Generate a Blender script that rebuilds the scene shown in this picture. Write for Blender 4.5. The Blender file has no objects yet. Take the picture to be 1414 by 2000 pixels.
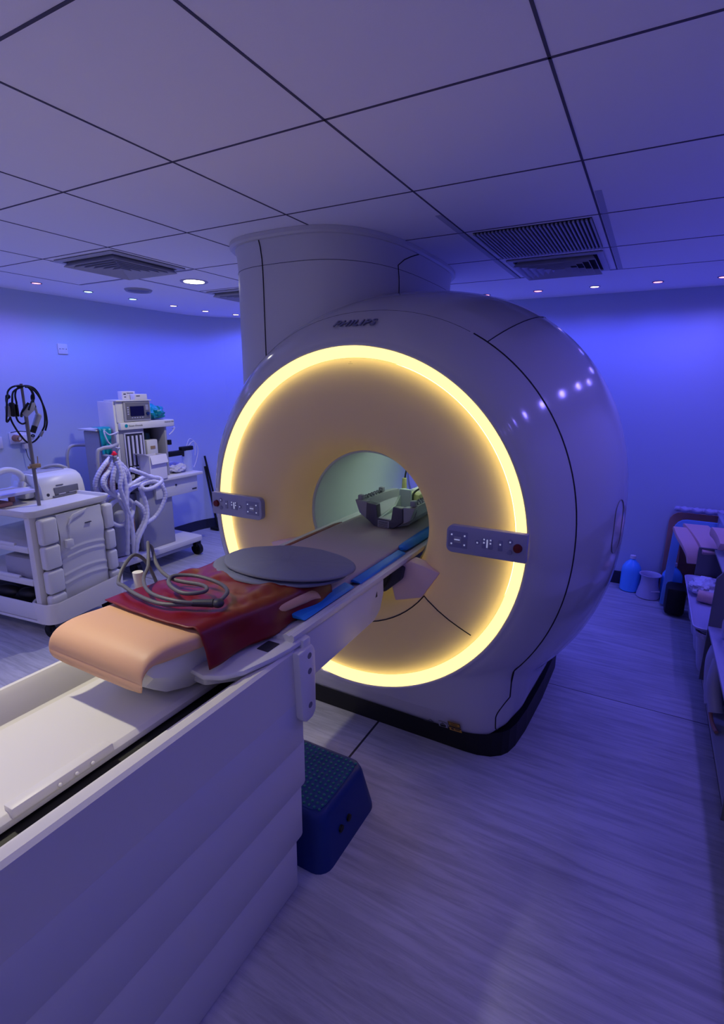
import bpy, bmesh, math, random
from mathutils import Vector, Matrix, noise
random.seed(7)
PI = math.pi
C = bpy.context.scene.collection
V = Vector

# ------------------------------------------------------------------ helpers
def lin(c):
    return tuple((x/12.92 if x <= .04045 else ((x+.055)/1.055)**2.4) for x in c)

def mat(name, rgb, rough=.5, metal=0., emit=None, es=0., bump=0., bscale=40., var=0., vscale=4., trans=0., alpha=1., coat=0., ior=1.45, spec=None):
    m = bpy.data.materials.new(name); m.use_nodes = True
    nt = m.node_tree; b = nt.nodes['Principled BSDF']
    col = (*lin(rgb), 1)
    b.inputs['Base Color'].default_value = col
    b.inputs['Roughness'].default_value = rough
    b.inputs['Metallic'].default_value = metal
    b.inputs['IOR'].default_value = ior
    b.inputs['Transmission Weight'].default_value = trans
    b.inputs['Alpha'].default_value = alpha
    b.inputs['Coat Weight'].default_value = coat
    b.inputs['Coat Roughness'].default_value = .06
    if spec is not None: b.inputs['Specular IOR Level'].default_value = spec
    if emit:
        b.inputs['Emission Color'].default_value = (*emit, 1)
        b.inputs['Emission Strength'].default_value = es
    tc = nt.nodes.new('ShaderNodeTexCoord')
    if bump:
        n = nt.nodes.new('ShaderNodeTexNoise'); n.inputs['Scale'].default_value = bscale
        n.inputs['Detail'].default_value = 4
        bp = nt.nodes.new('ShaderNodeBump'); bp.inputs['Strength'].default_value = bump; bp.inputs['Distance'].default_value = .01
        nt.links.new(tc.outputs['Object'], n.inputs['Vector'])
        nt.links.new(n.outputs['Fac'], bp.inputs['Height'])
        nt.links.new(bp.outputs['Normal'], b.inputs['Normal'])
    if var:
        n = nt.nodes.new('ShaderNodeTexNoise'); n.inputs['Scale'].default_value = vscale
        n.inputs['Detail'].default_value = 5
        r = nt.nodes.new('ShaderNodeValToRGB')
        r.color_ramp.elements[0].position = .3; r.color_ramp.elements[1].position = .7
        r.color_ramp.elements[0].color = tuple([x*(1-var) for x in col[:3]])+(1,)
        r.color_ramp.elements[1].color = tuple([min(1, x*(1+var*.5)) for x in col[:3]])+(1,)
        nt.links.new(tc.outputs['Object'], n.inputs['Vector'])
        nt.links.new(n.outputs['Fac'], r.inputs['Fac'])
        nt.links.new(r.outputs['Color'], b.inputs['Base Color'])
    return m

OFF = {}
def thing(name, label, cat, loc=(0, 0, 0), rotz=0, group=None, world=False):
    o = bpy.data.objects.new(name, None); C.objects.link(o)
    o.empty_display_size = .05
    o.location = loc; o.rotation_euler = (0, 0, rotz)
    o['label'] = label; o['category'] = cat
    if group: o['group'] = group
    OFF[o.name] = V(loc) if world else V((0, 0, 0))
    return o

def tag(o, label, cat, group=None):
    o['label'] = label; o['category'] = cat
    if group: o['group'] = group
    return o

class MB:
    def __init__(s): s.bm = bmesh.new()
    def _add(s, verts, faces, M=None):
        vs = [s.bm.verts.new(M @ V(v) if M else V(v)) for v in verts]
        for f in faces:
            try: s.bm.faces.new([vs[i] for i in f])
            except ValueError: pass
        return s
    def box(s, lo, hi, bev=0., seg=2, M=None):
        t = bmesh.new()
        bmesh.ops.create_cube(t, size=1)
        c = (V(lo)+V(hi))/2; d = V(hi)-V(lo)
        for v in t.verts: v.co = V((v.co.x*d.x, v.co.y*d.y, v.co.z*d.z))+c
        if bev > 0:
            bev = min(bev, min(abs(d.x), abs(d.y), abs(d.z))*.49)
            bmesh.ops.bevel(t, geom=t.edges[:], offset=bev, segments=seg, profile=.5, affect='EDGES')
        return s.merge(t, M)
    def merge(s, t, M=None):
        t.verts.index_update()
        s._add([v.co.copy() for v in t.verts], [[v.index for v in f.verts] for f in t.faces], M)
        t.free(); return s
    def ring_loft(s, rings, closed=True, cap0=True, cap1=True, M=None, loop=False):
        n = len(rings[0]); vs = []; fs = []
        for r in rings: vs += [V(p) for p in r]
        K = len(rings)
        for i in range(K if loop else K-1):
            for j in range(n if closed else n-1):
                a = i*n+j; b = i*n+(j+1) % n; i2 = (i+1) % K
                fs.append([a, b, i2*n+(j+1) % n, i2*n+j])
        if closed and not loop:
            if cap0: fs.append(list(range(n))[::-1])
            if cap1: fs.append([(K-1)*n+j for j in range(n)])
        return s._add(vs, fs, M)
    def cyl(s, p0, p1, r0, r1=None, n=20, cap=True, M=None):
        p0 = V(p0); p1 = V(p1); r1 = r0 if r1 is None else r1
        d = (p1-p0).normalized(); a = d.orthogonal().normalized(); b = d.cross(a)
        R = [[p+(a*math.cos(2*PI*k/n)+b*math.sin(2*PI*k/n))*r for k in range(n)] for p, r in ((p0, r0), (p1, r1))]
        return s.ring_loft(R, cap0=cap, cap1=cap, M=M)
    def lathe(s, prof, origin=(0, 0, 0), axis='Z', n=48, a0=0, a1=2*PI, cap=False, M=None):
        full = abs(a1-a0-2*PI) < 1e-6
        rings = []
        for (r, h) in prof:
            rg = []
            for k in range(n if full else n+1):
                a = a0+(a1-a0)*k/n; c, q = math.cos(a)*r, math.sin(a)*r
                p = (c, q, h) if axis == 'Z' else ((c, h, q) if axis == 'Y' else (h, c, q))
                rg.append(V(p)+V(origin))
            rings.append(rg)
        return s.ring_loft(rings, closed=full, cap0=cap, cap1=cap, M=M)
    def tube(s, pts, r, n=8, closed=False, smooth=6, cap=True, M=None, taper=None):
        P = [V(p) for p in pts]
        if smooth and len(P) > 2: P = spline(P, smooth, closed)
        N = len(P); rings = []
        t = (P[1]-P[0]).normalized(); nrm = t.orthogonal().normalized()
        for i, p in enumerate(P):
            if closed: t2 = (P[(i+1) % N]-P[i-1]).normalized()
            else: t2 = (P[min(i+1, N-1)]-P[max(i-1, 0)]).normalized()
            if t2.length < 1e-6: t2 = t
            nrm = (nrm-t2*nrm.dot(t2))
            nrm = nrm.normalized() if nrm.length > 1e-6 else t2.orthogonal().normalized()
            b = t2.cross(nrm); t = t2
            rr = r if not taper else r*taper(i/(N-1))
            rings.append([p+(nrm*math.cos(2*PI*k/n)+b*math.sin(2*PI*k/n))*rr for k in range(n)])
        return s.ring_loft(rings, cap0=cap, cap1=cap, M=M, loop=closed)
    def prism(s, poly, a, b, axis='Z', bev=0., M=None):
        t = bmesh.new()
        def P(u, v, h): return {'Z': (u, v, h), 'Y': (u, h, v), 'X': (h, u, v)}[axis]
        lo = [t.verts.new(P(u, v, a)) for u, v in poly]; hi = [t.verts.new(P(u, v, b)) for u, v in poly]
        n = len(poly)
        t.faces.new(lo[::-1]); t.faces.new(hi)
        for i in range(n): t.faces.new([lo[i], lo[(i+1) % n], hi[(i+1) % n], hi[i]])
        bmesh.ops.recalc_face_normals(t, faces=t.faces[:])
        if bev > 0: bmesh.ops.bevel(t, geom=t.edges[:], offset=bev, segments=2, profile=.5, affect='EDGES')
        return s.merge(t, M)
    def grid(s, f, nu, nv, M=None):
        vs = [f(i/nu, j/nv) for i in range(nu+1) for j in range(nv+1)]
        fs = [[i*(nv+1)+j, (i+1)*(nv+1)+j, (i+1)*(nv+1)+j+1, i*(nv+1)+j+1] for i in range(nu) for j in range(nv)]
        return s._add(vs, fs, M)
    def sphere(s, c, rx, ry=None, rz=None, n=20, M=None):
        ry = rx if ry is None else ry; rz = rx if rz is None else rz
        t = bmesh.new(); bmesh.ops.create_uvsphere(t, u_segments=n, v_segments=n//2+2, radius=1)
        for v in t.verts: v.co = V((v.co.x*rx, v.co.y*ry, v.co.z*rz))+V(c)
        return s.merge(t, M)
    def build(s, name, m, parent=None, smooth=True, kind=None, label=None, angle=.6):
        o0 = V((0, 0, 0))
        if parent is not None:
            o0 = OFF.get(parent.name, V((0, 0, 0)))
            for v in s.bm.verts: v.co -= o0
        bmesh.ops.remove_doubles(s.bm, verts=s.bm.verts[:], dist=1e-6)
        bmesh.ops.recalc_face_normals(s.bm, faces=s.bm.faces[:])
        me = bpy.data.meshes.new(name); s.bm.to_mesh(me); s.bm.free()
        if smooth:
            me.polygons.foreach_set('use_smooth', [True]*len(me.polygons))
            try: me.set_sharp_from_angle(angle=angle)
            except Exception: pass
        me.materials.append(m)
        o = bpy.data.objects.new(name, me); C.objects.link(o)
        if parent is not None: o.parent = parent; OFF[o.name] = o0
        if kind: o['kind'] = kind
        if label: o['label'] = label
        return o

def spline(P, k, closed=False):
    out = []; N = len(P)
    rng = range(N) if closed else range(N-1)
    for i in rng:
        if closed: a, b, c, d = P[i-1], P[i], P[(i+1) % N], P[(i+2) % N]
        else: a, b, c, d = P[max(i-1, 0)], P[i], P[i+1], P[min(i+2, N-1)]
        for j in range(k):
            t = j/k
            out.append(.5*((2*b)+(c-a)*t+(2*a-5*b+4*c-d)*t*t+(3*b-a-3*c+d)*t**3))
    if not closed: out.append(P[-1])
    return out

def solid(o, th, off=-1):
    md = o.modifiers.new('s', 'SOLIDIFY'); md.thickness = th; md.offset = off
def subsurf(o, l=1):
    md = o.modifiers.new('ss', 'SUBSURF'); md.levels = l; md.render_levels = l
def rrect(x0, x1, y0, y1, r, n=5):
    out = []
    for cx, cy, a in ((x1-r, y1-r, 0), (x0+r, y1-r, PI/2), (x0+r, y0+r, PI), (x1-r, y0+r, 1.5*PI)):
        for k in range(n+1):
            t = a+PI/2*k/n; out.append((cx+r*math.cos(t), cy+r*math.sin(t)))
    return out
def nz(x, y, z=0, s=1.): return noise.noise(V((x*s, y*s, z*s)))

def text_mesh(s, size, depth, M, name, m, parent, shear=0., label=None, bold=0.):
    cu = bpy.data.curves.new(name, 'FONT'); cu.body = s; cu.size = size; cu.extrude = depth
    cu.align_x = 'CENTER'; cu.align_y = 'CENTER'; cu.shear = shear; cu.offset = bold; cu.resolution_u = 3; cu.space_character = 1.1
    to = bpy.data.objects.new(name+'_curve', cu); C.objects.link(to)
    bpy.context.view_layer.update()
    dg = bpy.context.evaluated_depsgraph_get()
    me = bpy.data.meshes.new_from_object(to.evaluated_get(dg))
    bpy.data.objects.remove(to); bpy.data.curves.remove(cu)
    me.transform(M)
    b = MB(); b.bm.from_mesh(me); bpy.data.meshes.remove(me)
    return b.build(name, m, parent, smooth=False, label=label)

def face_M(loc, right, up):
    r = V(right).normalized(); u = V(up).normalized(); n = r.cross(u)
    M = Matrix((r, u, n)).transposed().to_4x4(); M.translation = V(loc); return M

# ------------------------------------------------------------------ materials
M = {}
M['gloss'] = mat('gloss_white', (.75, .74, .75), .14, coat=.3)
M['shroud'] = mat('shroud_white', (.78, .77, .77), .38)
M['white'] = mat('white_plastic', (.83, .83, .82), .38)
M['cream'] = mat('cream_plastic', (.85, .84, .80), .42)
M['face'] = mat('magnet_face', (.80, .70, .68), .62)
_m = M['face']; _nt = _m.node_tree; _tr = _nt.nodes.new('ShaderNodeBsdfTranslucent'); _tr.inputs['Color'].default_value = (.85, .74, .50, 1)
_mx = _nt.nodes.new('ShaderNodeMixShader'); _mx.inputs[0].default_value = .35
_nt.links.new(_nt.nodes['Principled BSDF'].outputs[0], _mx.inputs[1]); _nt.links.new(_tr.outputs[0], _mx.inputs[2]); _nt.links.new(_mx.outputs[0], _nt.nodes['Material Output'].inputs['Surface'])
M['led_ring'] = mat('led_ring', (1, .9, .6), .5, emit=(1., .78, .24), es=17)
M['liner'] = mat('bore_liner', (.80, .84, .80), .45)
M['seam'] = mat('seam_dark', (.07, .065, .09), .6)
M['black'] = mat('black_rubber', (.02, .02, .025), .55)
M['plinth'] = mat('black_plinth', (.012, .012, .02), .5)
M['grey'] = mat('grey_plastic', (.42, .42, .45), .45)
M['lgrey'] = mat('light_grey', (.62, .62, .65), .45)
M['dgrey'] = mat('dark_grey', (.20, .20, .24), .5)
M['panel'] = mat('control_panel', (.60, .60, .68), .4)
M['ring'] = mat('ring_light', (.9, .8, .5), .5, emit=(1., .76, .30), es=1.5)
M['red'] = mat('red_vinyl', (.44, .012, .045), .38, var=.12, vscale=6)
M['peach'] = mat('peach_vinyl', (.86, .67, .50), .48, bump=.04, bscale=300)
M['pad'] = mat('grey_pad', (.45, .47, .55), .75, bump=.15, bscale=60)
M['mattress'] = mat('grey_mattress', (.68, .63, .64), .7, bump=.08, bscale=120)
M['blue'] = mat('blue_vinyl', (.10, .48, .80), .5)
M['coil'] = mat('coil_grey', (.60, .60, .62), .5)
M['coild'] = mat('coil_dark', (.33, .32, .37), .5)
M['teal'] = mat('teal_plastic', (.02, .58, .64), .35, var=.35, vscale=18)
M['tubing'] = mat('clear_hose', (.80, .80, .90), .3)
M['steel'] = mat('steel', (.55, .55, .58), .3, metal=.7)
M['pole'] = mat('pole_grey', (.46, .44, .44), .4)
M['cable'] = mat('grey_cable', (.36, .36, .38), .5)
M['wood'] = mat('tan_plastic', (.62, .44, .34), .6)
M['orange'] = mat('clamp_tan', (.60, .50, .36), .5)
M['yellow'] = mat('label_yellow', (.78, .58, .08), .5)
M['red_btn'] = mat('red_button', (.40, .04, .05), .4)
M['pink'] = mat('pink_cap', (.95, .08, .22), .4)
M['card'] = mat('white_card', (.86, .85, .87), .7)
M['screen'] = mat('screen', (.06, .05, .22), .15)
M['bag'] = mat('clear_bag', (.80, .80, .88), .25, bump=.6, bscale=22)
M['clear'] = mat('clear_plastic', (.80, .85, .95), .12, alpha=.35)
M['liquid'] = mat('bottle_blue', (.36, .70, 1.), .25)
M['skin'] = mat('foam_pink', (.86, .70, .68), .6, bump=.05, bscale=80)
M['foamb'] = mat('foam_lilac', (.70, .69, .80), .7)
M['bin'] = mat('bin_lilac', (.72, .72, .82), .4)
M['tan'] = mat('arch_tan', (.72, .52, .48), .6)
M['archb'] = mat('arch_blue', (.42, .62, .82), .45)
M['stepb'] = mat('step_blue', (.03, .16, .42), .5)
M['dots'] = mat('step_dots', (.10, .48, .42), .6)
M['amber'] = mat('label_amber', (.78, .55, .30), .6)
M['cell'] = mat('yellow_foam', (.72, .70, .48), .6)
M['glow_w'] = mat('lamp_white', (1, 1, .95), .5, emit=(1., .96, .82), es=14)
M['glow_p'] = mat('lamp_pinkwhite', (1, .9, .95), .5, emit=(1., .70, .85), es=6)
M['glow_r'] = mat('lamp_pink', (1, .5, .7), .5, emit=(1., .30, .50), es=3)
M['glow_c'] = mat('lamp_cyan', (.7, 1, 1), .5, emit=(.35, .95, 1.), es=5)
M['trim'] = mat('lamp_trim', (.62, .60, .66), .4)
M['led'] = mat('indicator', (.9, .9, 1), .5, emit=(.75, .8, 1.), es=.25)
M['grid'] = mat('ceiling_gap', (.30, .29, .38), .8)
M['tee'] = mat('ceiling_tee', (.70, .70, .76), .6)
M['vent'] = mat('vent_white', (.74, .74, .78), .5)
M['ventd'] = mat('vent_dark', (.05, .05, .08), .8)
M['wall'] = mat('wall_paint', (.74, .78, .86), .75, bump=.02, bscale=200)
M['ceil'] = mat('ceiling_tile', (.95, .94, .97), .85, bump=.05, bscale=260)
M['skirt'] = mat('skirting', (.16, .17, .25), .5)
M['caulk'] = mat('caulk', (.7, .7, .78), .6)

def floor_mat():
    m = bpy.data.materials.new('floor_vinyl'); m.use_nodes = True; nt = m.node_tree
    b = nt.nodes['Principled BSDF']; L = nt.links
    tc = nt.nodes.new('ShaderNodeTexCoord')
    mp = nt.nodes.new('ShaderNodeMapping'); mp.inputs['Scale'].default_value = (1.1, 13, 1)
    mp.inputs['Rotation'].default_value = (0, 0, .06)
    n1 = nt.nodes.new('ShaderNodeTexNoise'); n1.inputs['Scale'].default_value = 2.2; n1.inputs['Detail'].default_value = 9; n1.inputs['Roughness'].default_value = .68; n1.inputs['Distortion'].default_value = .7
    r = nt.nodes.new('ShaderNodeValToRGB')
    r.color_ramp.elements[0].position = .36; r.color_ramp.elements[0].color = (*lin((.64, .64, .66)), 1)
    r.color_ramp.elements[1].position = .60; r.color_ramp.elements[1].color = (*lin((.76, .76, .78)), 1)
    n2 = nt.nodes.new('ShaderNodeTexNoise'); n2.inputs['Scale'].default_value = 1.6
    r2 = nt.nodes.new('ShaderNodeValToRGB'); r2.color_ramp.elements[0].color = (.72, .72, .72, 1); r2.color_ramp.elements[0].position = .3
    r2.color_ramp.elements[1].position = .7
    mx = nt.nodes.new('ShaderNodeMix'); mx.data_type = 'RGBA'; mx.blend_type = 'MULTIPLY'; mx.inputs['Factor'].default_value = 1
    # sheet joints: thin dark welds, across (y = .98) and along (x = .105)
    sep = nt.nodes.new('ShaderNodeSeparateXYZ')
    def joint(sock, val, w):
        a = nt.nodes.new('ShaderNodeMath'); a.operation = 'SUBTRACT'; a.inputs[1].default_value = val
        c = nt.nodes.new('ShaderNodeMath'); c.operation = 'ABSOLUTE'
        d = nt.nodes.new('ShaderNodeMath'); d.operation = 'LESS_THAN'; d.inputs[1].default_value = w
        L.new(sock, a.inputs[0]); L.new(a.outputs[0], c.inputs[0]); L.new(c.outputs[0], d.inputs[0]); return d.outputs[0]
    L.new(tc.outputs['Object'], sep.inputs[0])
    j1 = joint(sep.outputs['Y'], .985, .003); j2 = joint(sep.outputs['X'], .105, .006)
    lt = nt.nodes.new('ShaderNodeMath'); lt.operation = 'LESS_THAN'; lt.inputs[1].default_value = .2; L.new(sep.outputs['Y'], lt.inputs[0])
    j2b = nt.nodes.new('ShaderNodeMath'); j2b.operation = 'MULTIPLY'; L.new(j2, j2b.inputs[0]); L.new(lt.outputs[0], j2b.inputs[1])
    ad = nt.nodes.new('ShaderNodeMath'); ad.operation = 'MAXIMUM'; L.new(j1, ad.inputs[0]); L.new(j2b.outputs[0], ad.inputs[1])
    mj = nt.nodes.new('ShaderNodeMix'); mj.data_type = 'RGBA'; mj.inputs['B'].default_value = (.02, .02, .03, 1)
    L.new(tc.outputs['Object'], mp.inputs['Vector']); L.new(mp.outputs[0], n1.inputs['Vector']); L.new(tc.outputs['Object'], n2.inputs['Vector'])
    L.new(n1.outputs['Fac'], r.inputs['Fac']); L.new(n2.outputs['Fac'], r2.inputs['Fac'])
    L.new(r.outputs['Color'], mx.inputs['A']); L.new(r2.outputs['Color'], mx.inputs['B'])
    L.new(mx.outputs['Result'], mj.inputs['A']); L.new(ad.outputs[0], mj.inputs['Factor'])
    L.new(mj.outputs['Result'], b.inputs['Base Color'])
    b.inputs['Roughness'].default_value = .42
    bp = nt.nodes.new('ShaderNodeBump'); bp.inputs['Strength'].default_value = .06; bp.inputs['Distance'].default_value = .002
    L.new(n1.outputs['Fac'], bp.inputs['Height']); L.new(bp.outputs['Normal'], b.inputs['Normal'])
    return m
M['floor'] = floor_mat()

# ------------------------------------------------------------------ camera
cam = bpy.data.cameras.new('camera'); co = bpy.data.objects.new('camera', cam); C.objects.link(co)
yaw, pitch, roll, fpx = -.5009, .2432, .0056, 1009.3
cy, sy, cp, sp = math.cos(yaw), math.sin(yaw), math.cos(pitch), math.sin(pitch)
f = V((sy*cp, cy*cp, -sp)); r = V((cy, -sy, 0)); u = r.cross(f)
r2 = r*math.cos(roll)+u*math.sin(roll); u2 = r2.cross(f)
mw = Matrix((r2, u2, -f)).transposed().to_4x4(); mw.translation = (1.2144, -2.0992, 1.8069)
co.matrix_world = mw
cam.sensor_fit = 'VERTICAL'; cam.sensor_height = 36; cam.lens = 36*fpx/2000; cam.clip_start = .02
bpy.context.scene.camera = co

# ------------------------------------------------------------------ room
H = 2.568; XL = -3.634; YB = 3.063; XR = 2.25; YF = -3.6; RC = .75
b = MB(); b.box((XL-.3, YF-.3, -.1), (XR+.3, YB+.3, 0)); b.build('floor', M['floor'], kind='structure', smooth=False)
b = MB(); b.box((XL-.3, YF-.3, H), (XR+.3, YB+.3, H+.1)); b.build('ceiling', M['ceil'], kind='structure', smooth=False)
def arc(rr): return [(XL+RC-rr*math.cos(PI/2*k/12), YB-RC+rr*math.sin(PI/2*k/12)) for k in range(13)]
inner = arc(RC); outer = arc(RC+.1)
b = MB(); b.prism([(XL, YF)]+inner[:7]+outer[:7][::-1]+[(XL-.1, YF)], 0, H); b.build('wall_left', M['wall'], kind='structure')
b = MB(); b.prism(inner[6:]+[(XR, YB), (XR, YB+.1)]+outer[6:][::-1], 0, H); b.build('wall_back', M['wall'], kind='structure')
b = MB(); b.box((XR, YF, 0), (XR+.1, YB+.1, H)); b.build('wall_right', M['wall'], kind='structure', smooth=False)
b = MB(); b.box((XL-.1, YF-.1, 0), (XR+.1, YF, H)); b.build('wall_front', M['wall'], kind='structure', smooth=False)
def skirt(path_in, path_out, name):
    b = MB(); b.prism(path_in+path_out[::-1], 0, .12); b.build(name, M['skirt'], kind='structure')
i2 = arc(RC-.012)
skirt([(XL+.012, YF)]+i2[:7], [(XL, YF)]+inner[:7], 'baseboard_left')
skirt(i2[6:]+[(XR, YB-.012)], inner[6:]+[(XR, YB)], 'baseboard_back')
skirt([(XR-.012, YF), (XR-.012, YB-.013)], [(XR, YF), (XR, YB-.013)], 'baseboard_right')

# ceiling grid: each run of tee bar / shadow gap
PXT, PYT = .64, .664
gx = [-2.30+PXT*k for k in range(-1, 7)]; gy = [.062+PYT*k for k in range(-5, 4)]
g = MB(); tee = MB()
z0 = H-.0015
for k, x in enumerate(gx):
    y0 = gy[0]; y1 = 2.054 if k >= 1 else .72
    if x > 1.45: continue
    g.box((x-.004, y0, z0), (x+.004, y1, H+.001))
for y in gy:
    x0 = -2.94 if y < .8 else -2.30
    g.box((x0, y-.004, z0), (1.54, y+.004, H+.001))
g.build('trim_1', M['grid'], kind='structure', smooth=False)
tee.box((-2.30-.022, .12, H-.0012), (-2.30-.008, 2.0, H)); tee.box((-2.94, .726+.008, H-.0012), (-1.7, .726+.022, H))
tee.box((.26-.035, .4, H-.0012), (.26-.008, 2.06, H)); tee.box((.90+.008, .4, H-.0012), (.90+.035, 2.06, H)); tee.box((.26, 2.054-.030, H-.0012), (.9, 2.054-.008, H))
tee.build('trim_2', M['tee'], kind='structure', smooth=False)

def air_vent(cx, cy, s, label):
    t = thing('air_vent', label, 'air vent', (cx, cy, H), 0, None)
    b = MB(); h = s
    b.box((-h+.002, -h+.002, -.0038), (h-.002, h-.002, .0)); b.build('backing_plate', M['ventd'], t, smooth=False)
    b = MB()
    for lo, hi in (((-h, -h, -.012), (h, -h+.035, -.004)), ((-h, h-.035, -.012), (h, h, -.004)), ((-h, -h+.0352, -.012), (-h+.035, h-.0352, -.004)), ((h-.035, -h+.0352, -.012), (h, h-.0352, -.004))): b.box(lo, hi)
    b.build('rim', M['vent'], t, smooth=False)
    n = 6
    for k in range(n):
        a = (h-.04)*(1-k/n); a2 = a-.022; b = MB()
        top = -.006; bot = -.036
        R1 = [V((-a2, -a2, top)), V((a2, -a2, top)), V((a2, a2, top)), V((-a2, a2, top))]
        R2 = [V((-a, -a, bot)), V((a, -a, bot)), V((a, a, bot)), V((-a, a, bot))]
        if a2 > .005:
            R3 = [p+V((0, 0, -.0032)) for p in R2]; R4 = [p+V((0, 0, -.002)) for p in R1]
            b.ring_loft([R1, R2, R3, R4], cap0=False, cap1=False, loop=True)
            b.build('louvre', M['vent'], t, smooth=False)
    return t
air_vent(-1.98, .394, .285, 'square louvred ceiling vent at top left of photo, nearest the camera')
air_vent(-1.98, 1.722, .285, 'louvred ceiling vent half hidden behind the magnet column')
air_vent(.58, 1.722, .28, 'square louvred ceiling vent above the right of the scanner')
t = thing('return_grille', 'finely ribbed ceiling grille panel beside the right louvred vent', 'grille', (.58, 1.058, H))
b = MB(); b.box((-.285, -.30, -.004), (.285, .30, 0)); b.build('backing_plate', M['ventd'], t, smooth=False)
b = MB()
for k in range(30):
    x = -.28+.56*k/29; b.box((x-.004, -.30, -.012), (x+.004, .30, -.004))
b.build('ribs', M['lgrey'], t, smooth=False)

# ------------------------------------------------------------------ lamps
def spot(parent, col, energy, size, blend=1., rad=.05, z=-.03):
    l = bpy.data.lights.new('spot_lamp', 'SPOT'); l.color = col; l.energy = energy; l.spot_size = size; l.spot_blend = blend; l.shadow_soft_size = rad; l.use_custom_distance = False
    o = bpy.data.objects.new('spot_lamp', l); C.objects.link(o); o.parent = parent; o.location = (0, 0, z); return o
def downlight(x, y, r, glow, label, col, energy, size=2.75, group=None, rad=.05, blend=.8):
    t = thing('ceiling_downlight', label, 'ceiling light', (x, y, H), 0, group)
    b = MB(); b.lathe([(r, -.003), (r*1.28, -.006), (r*1.36, -.001), (r*1.36, 0), (r, 0)], n=24); b.build('trim_ring', M['trim'], t)
    b = MB(); b.lathe([(.0005, -.0045), (r, -.004)], n=24); b.build('lens', M[glow], t)
    spot(t, col, energy, size, blend, rad)
    return t
BL = (.09, .11, 1.); VI = (.26, .22, 1.)
EL = 15.2
ys = [-2.6, -2.15, -1.7, -1.25, -.8, -.35, .09, .52, .96, 1.41, 1.89, 2.33]
names = {.52: ('glow_r', 'small pink-glowing ceiling spot, first from the left in the row above the left wall'),
         .96: ('glow_c', 'small cool white ceiling spot, second in the row above the left wall'),
         1.41: ('glow_c', 'small cyan-glowing ceiling spot just beyond the round ceiling speaker'),
         1.89: ('glow_p', 'small ceiling spot, fourth in the row above the left wall'),
         2.33: ('glow_p', 'small ceiling spot, fifth in the row, left of the magnet column')}
for y in ys:
    gl, lb = names.get(y, ('glow_p', 'small ceiling spot over the left wall, nearer than the photo shows'))
    downlight(-3.17, y, .030, gl, lb, {.52: (.24, .17, 1.), .09: (.22, .17, 1.), .96: (.12, .24, 1.), -.35: (.07, .26, 1.), -.8: (.1, .2, 1.)}.get(y, (.13, .145, 1.) if y < 1.6 else BL), EL*.95, group='perimeter ceiling spots')
downlight(-3.07, 2.70, .030, 'glow_p', 'small ceiling spot cut by the left edge of the magnet column', BL, EL, group='perimeter ceiling spots')
for i, x in enumerate([-2.68, -2.25, -1.8, -1.35, -.9, -.5]):
    downlight(x, 2.72, .030, 'glow_p', 'small ceiling spot hidden behind the magnet column', BL, EL*.8, group='perimeter ceiling spots')
for x, lb in ((-.17, 'small ceiling spot just right of the magnet column, first of the right row'), (.27, 'small ceiling spot, second from the left in the right row'), (.705, 'small ceiling spot, third from the left in the right row'), (1.145, 'small ceiling spot, fourth from the left in the right row'), (1.56, 'small ceiling spot cut by the right edge of the photo')):
    downlight(x, 2.665, .030, 'glow_r' if x != .705 else 'glow_p', lb, (.16, .14, 1.) if x > 1.4 else (.09, .10, 1.), EL*(1.1 if x > 1. else .85), group='perimeter ceiling spots')
for y in (2.25, 1.7, 1.15, .6, .05, -.5, -1.05, -1.6, -2.2, -2.8):
    downlight(1.82, y, .030, 'glow_p', 'small ceiling spot over the right wall, outside the photo', (.18, .14, 1.), EL*(.75 if y > 0 else .3), group='perimeter ceiling spots')
for x in (-2.4, -1.5, -.6, .3, 1.2):
    downlight(x, -3.15, .030, 'glow_p', 'small ceiling spot over the wall behind the camera', VI, EL*.45, group='perimeter ceiling spots')
downlight(-2.005, 1.053, .078, 'glow_w', 'large bright white ceiling downlight left of the magnet column', (1., .95, .85), 60., 2.3)
downlight(-.75, -1.45, .078, 'glow_w', 'large white ceiling downlight over the foot of the table', (1., .93, .72), 85., 1.45, rad=.04, blend=.5)
downlight(.35, -3.0, .078, 'glow_w', 'large added fill downlight, unseen behind the camera on the right', (1., .82, .74), 16., 2.4)  # unseen lamp, added as neutral fill for the scanner front
downlight(-2.1, -2.6, .078, 'glow_w', 'large added fill downlight, unseen behind the camera on the left', (1., .80, .85), 40., 2.5)  # second unseen lamp, added for neutral fill from behind
t = thing('ceiling_speaker', 'round flush ceiling speaker near the left wall', 'speaker', (-2.705, 1.101, H))
b = MB(); b.lathe([(.085, -.010), (.10, -.016), (.112, -.001)], n=32); b.build('rim', M['lgrey'], t)
b = MB(); b.lathe([(.0005, -.010), (.085, -.010)], n=32); b.build('grille', M['grey'], t)

# ------------------------------------------------------------------ MRI scanner
ZC = 1.135; RR = .832
RM, Y0, PW, NN, KZ = 1.168, .826, 1.53, 2.27, 1.006
def qy(y): return max(0., 1-abs((y-Y0)/Y0)**PW)**(1/PW)
def wy(y):   # half width of the pedestal at depth y
    K = [(-.02, .5), (.02, .62), (.06, .70), (.12, .76), (.2, .80), (.35, .835), (.8, .87), (1.2, .88), (1.5, .82), (1.65, .6)]
    for (a, p), (c, q) in zip(K, K[1:]):
        if y <= c: t = max(0, (y-a)/(c-a)); return p+(q-p)*t
    return .6
def by(y):   # reach of the pedestal below the axis
    K = [(0., .86), (.02, .90), (.05, .955), (.08, .99), (.12, 1.01), (1.45, 1.01), (1.6, .93), (1.66, .86)]
    for (a, p), (c, q) in zip(K, K[1:]):
        if y <= c: t = max(0, (y-a)/(c-a)); return p+(q-p)*t
    return .86
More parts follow.
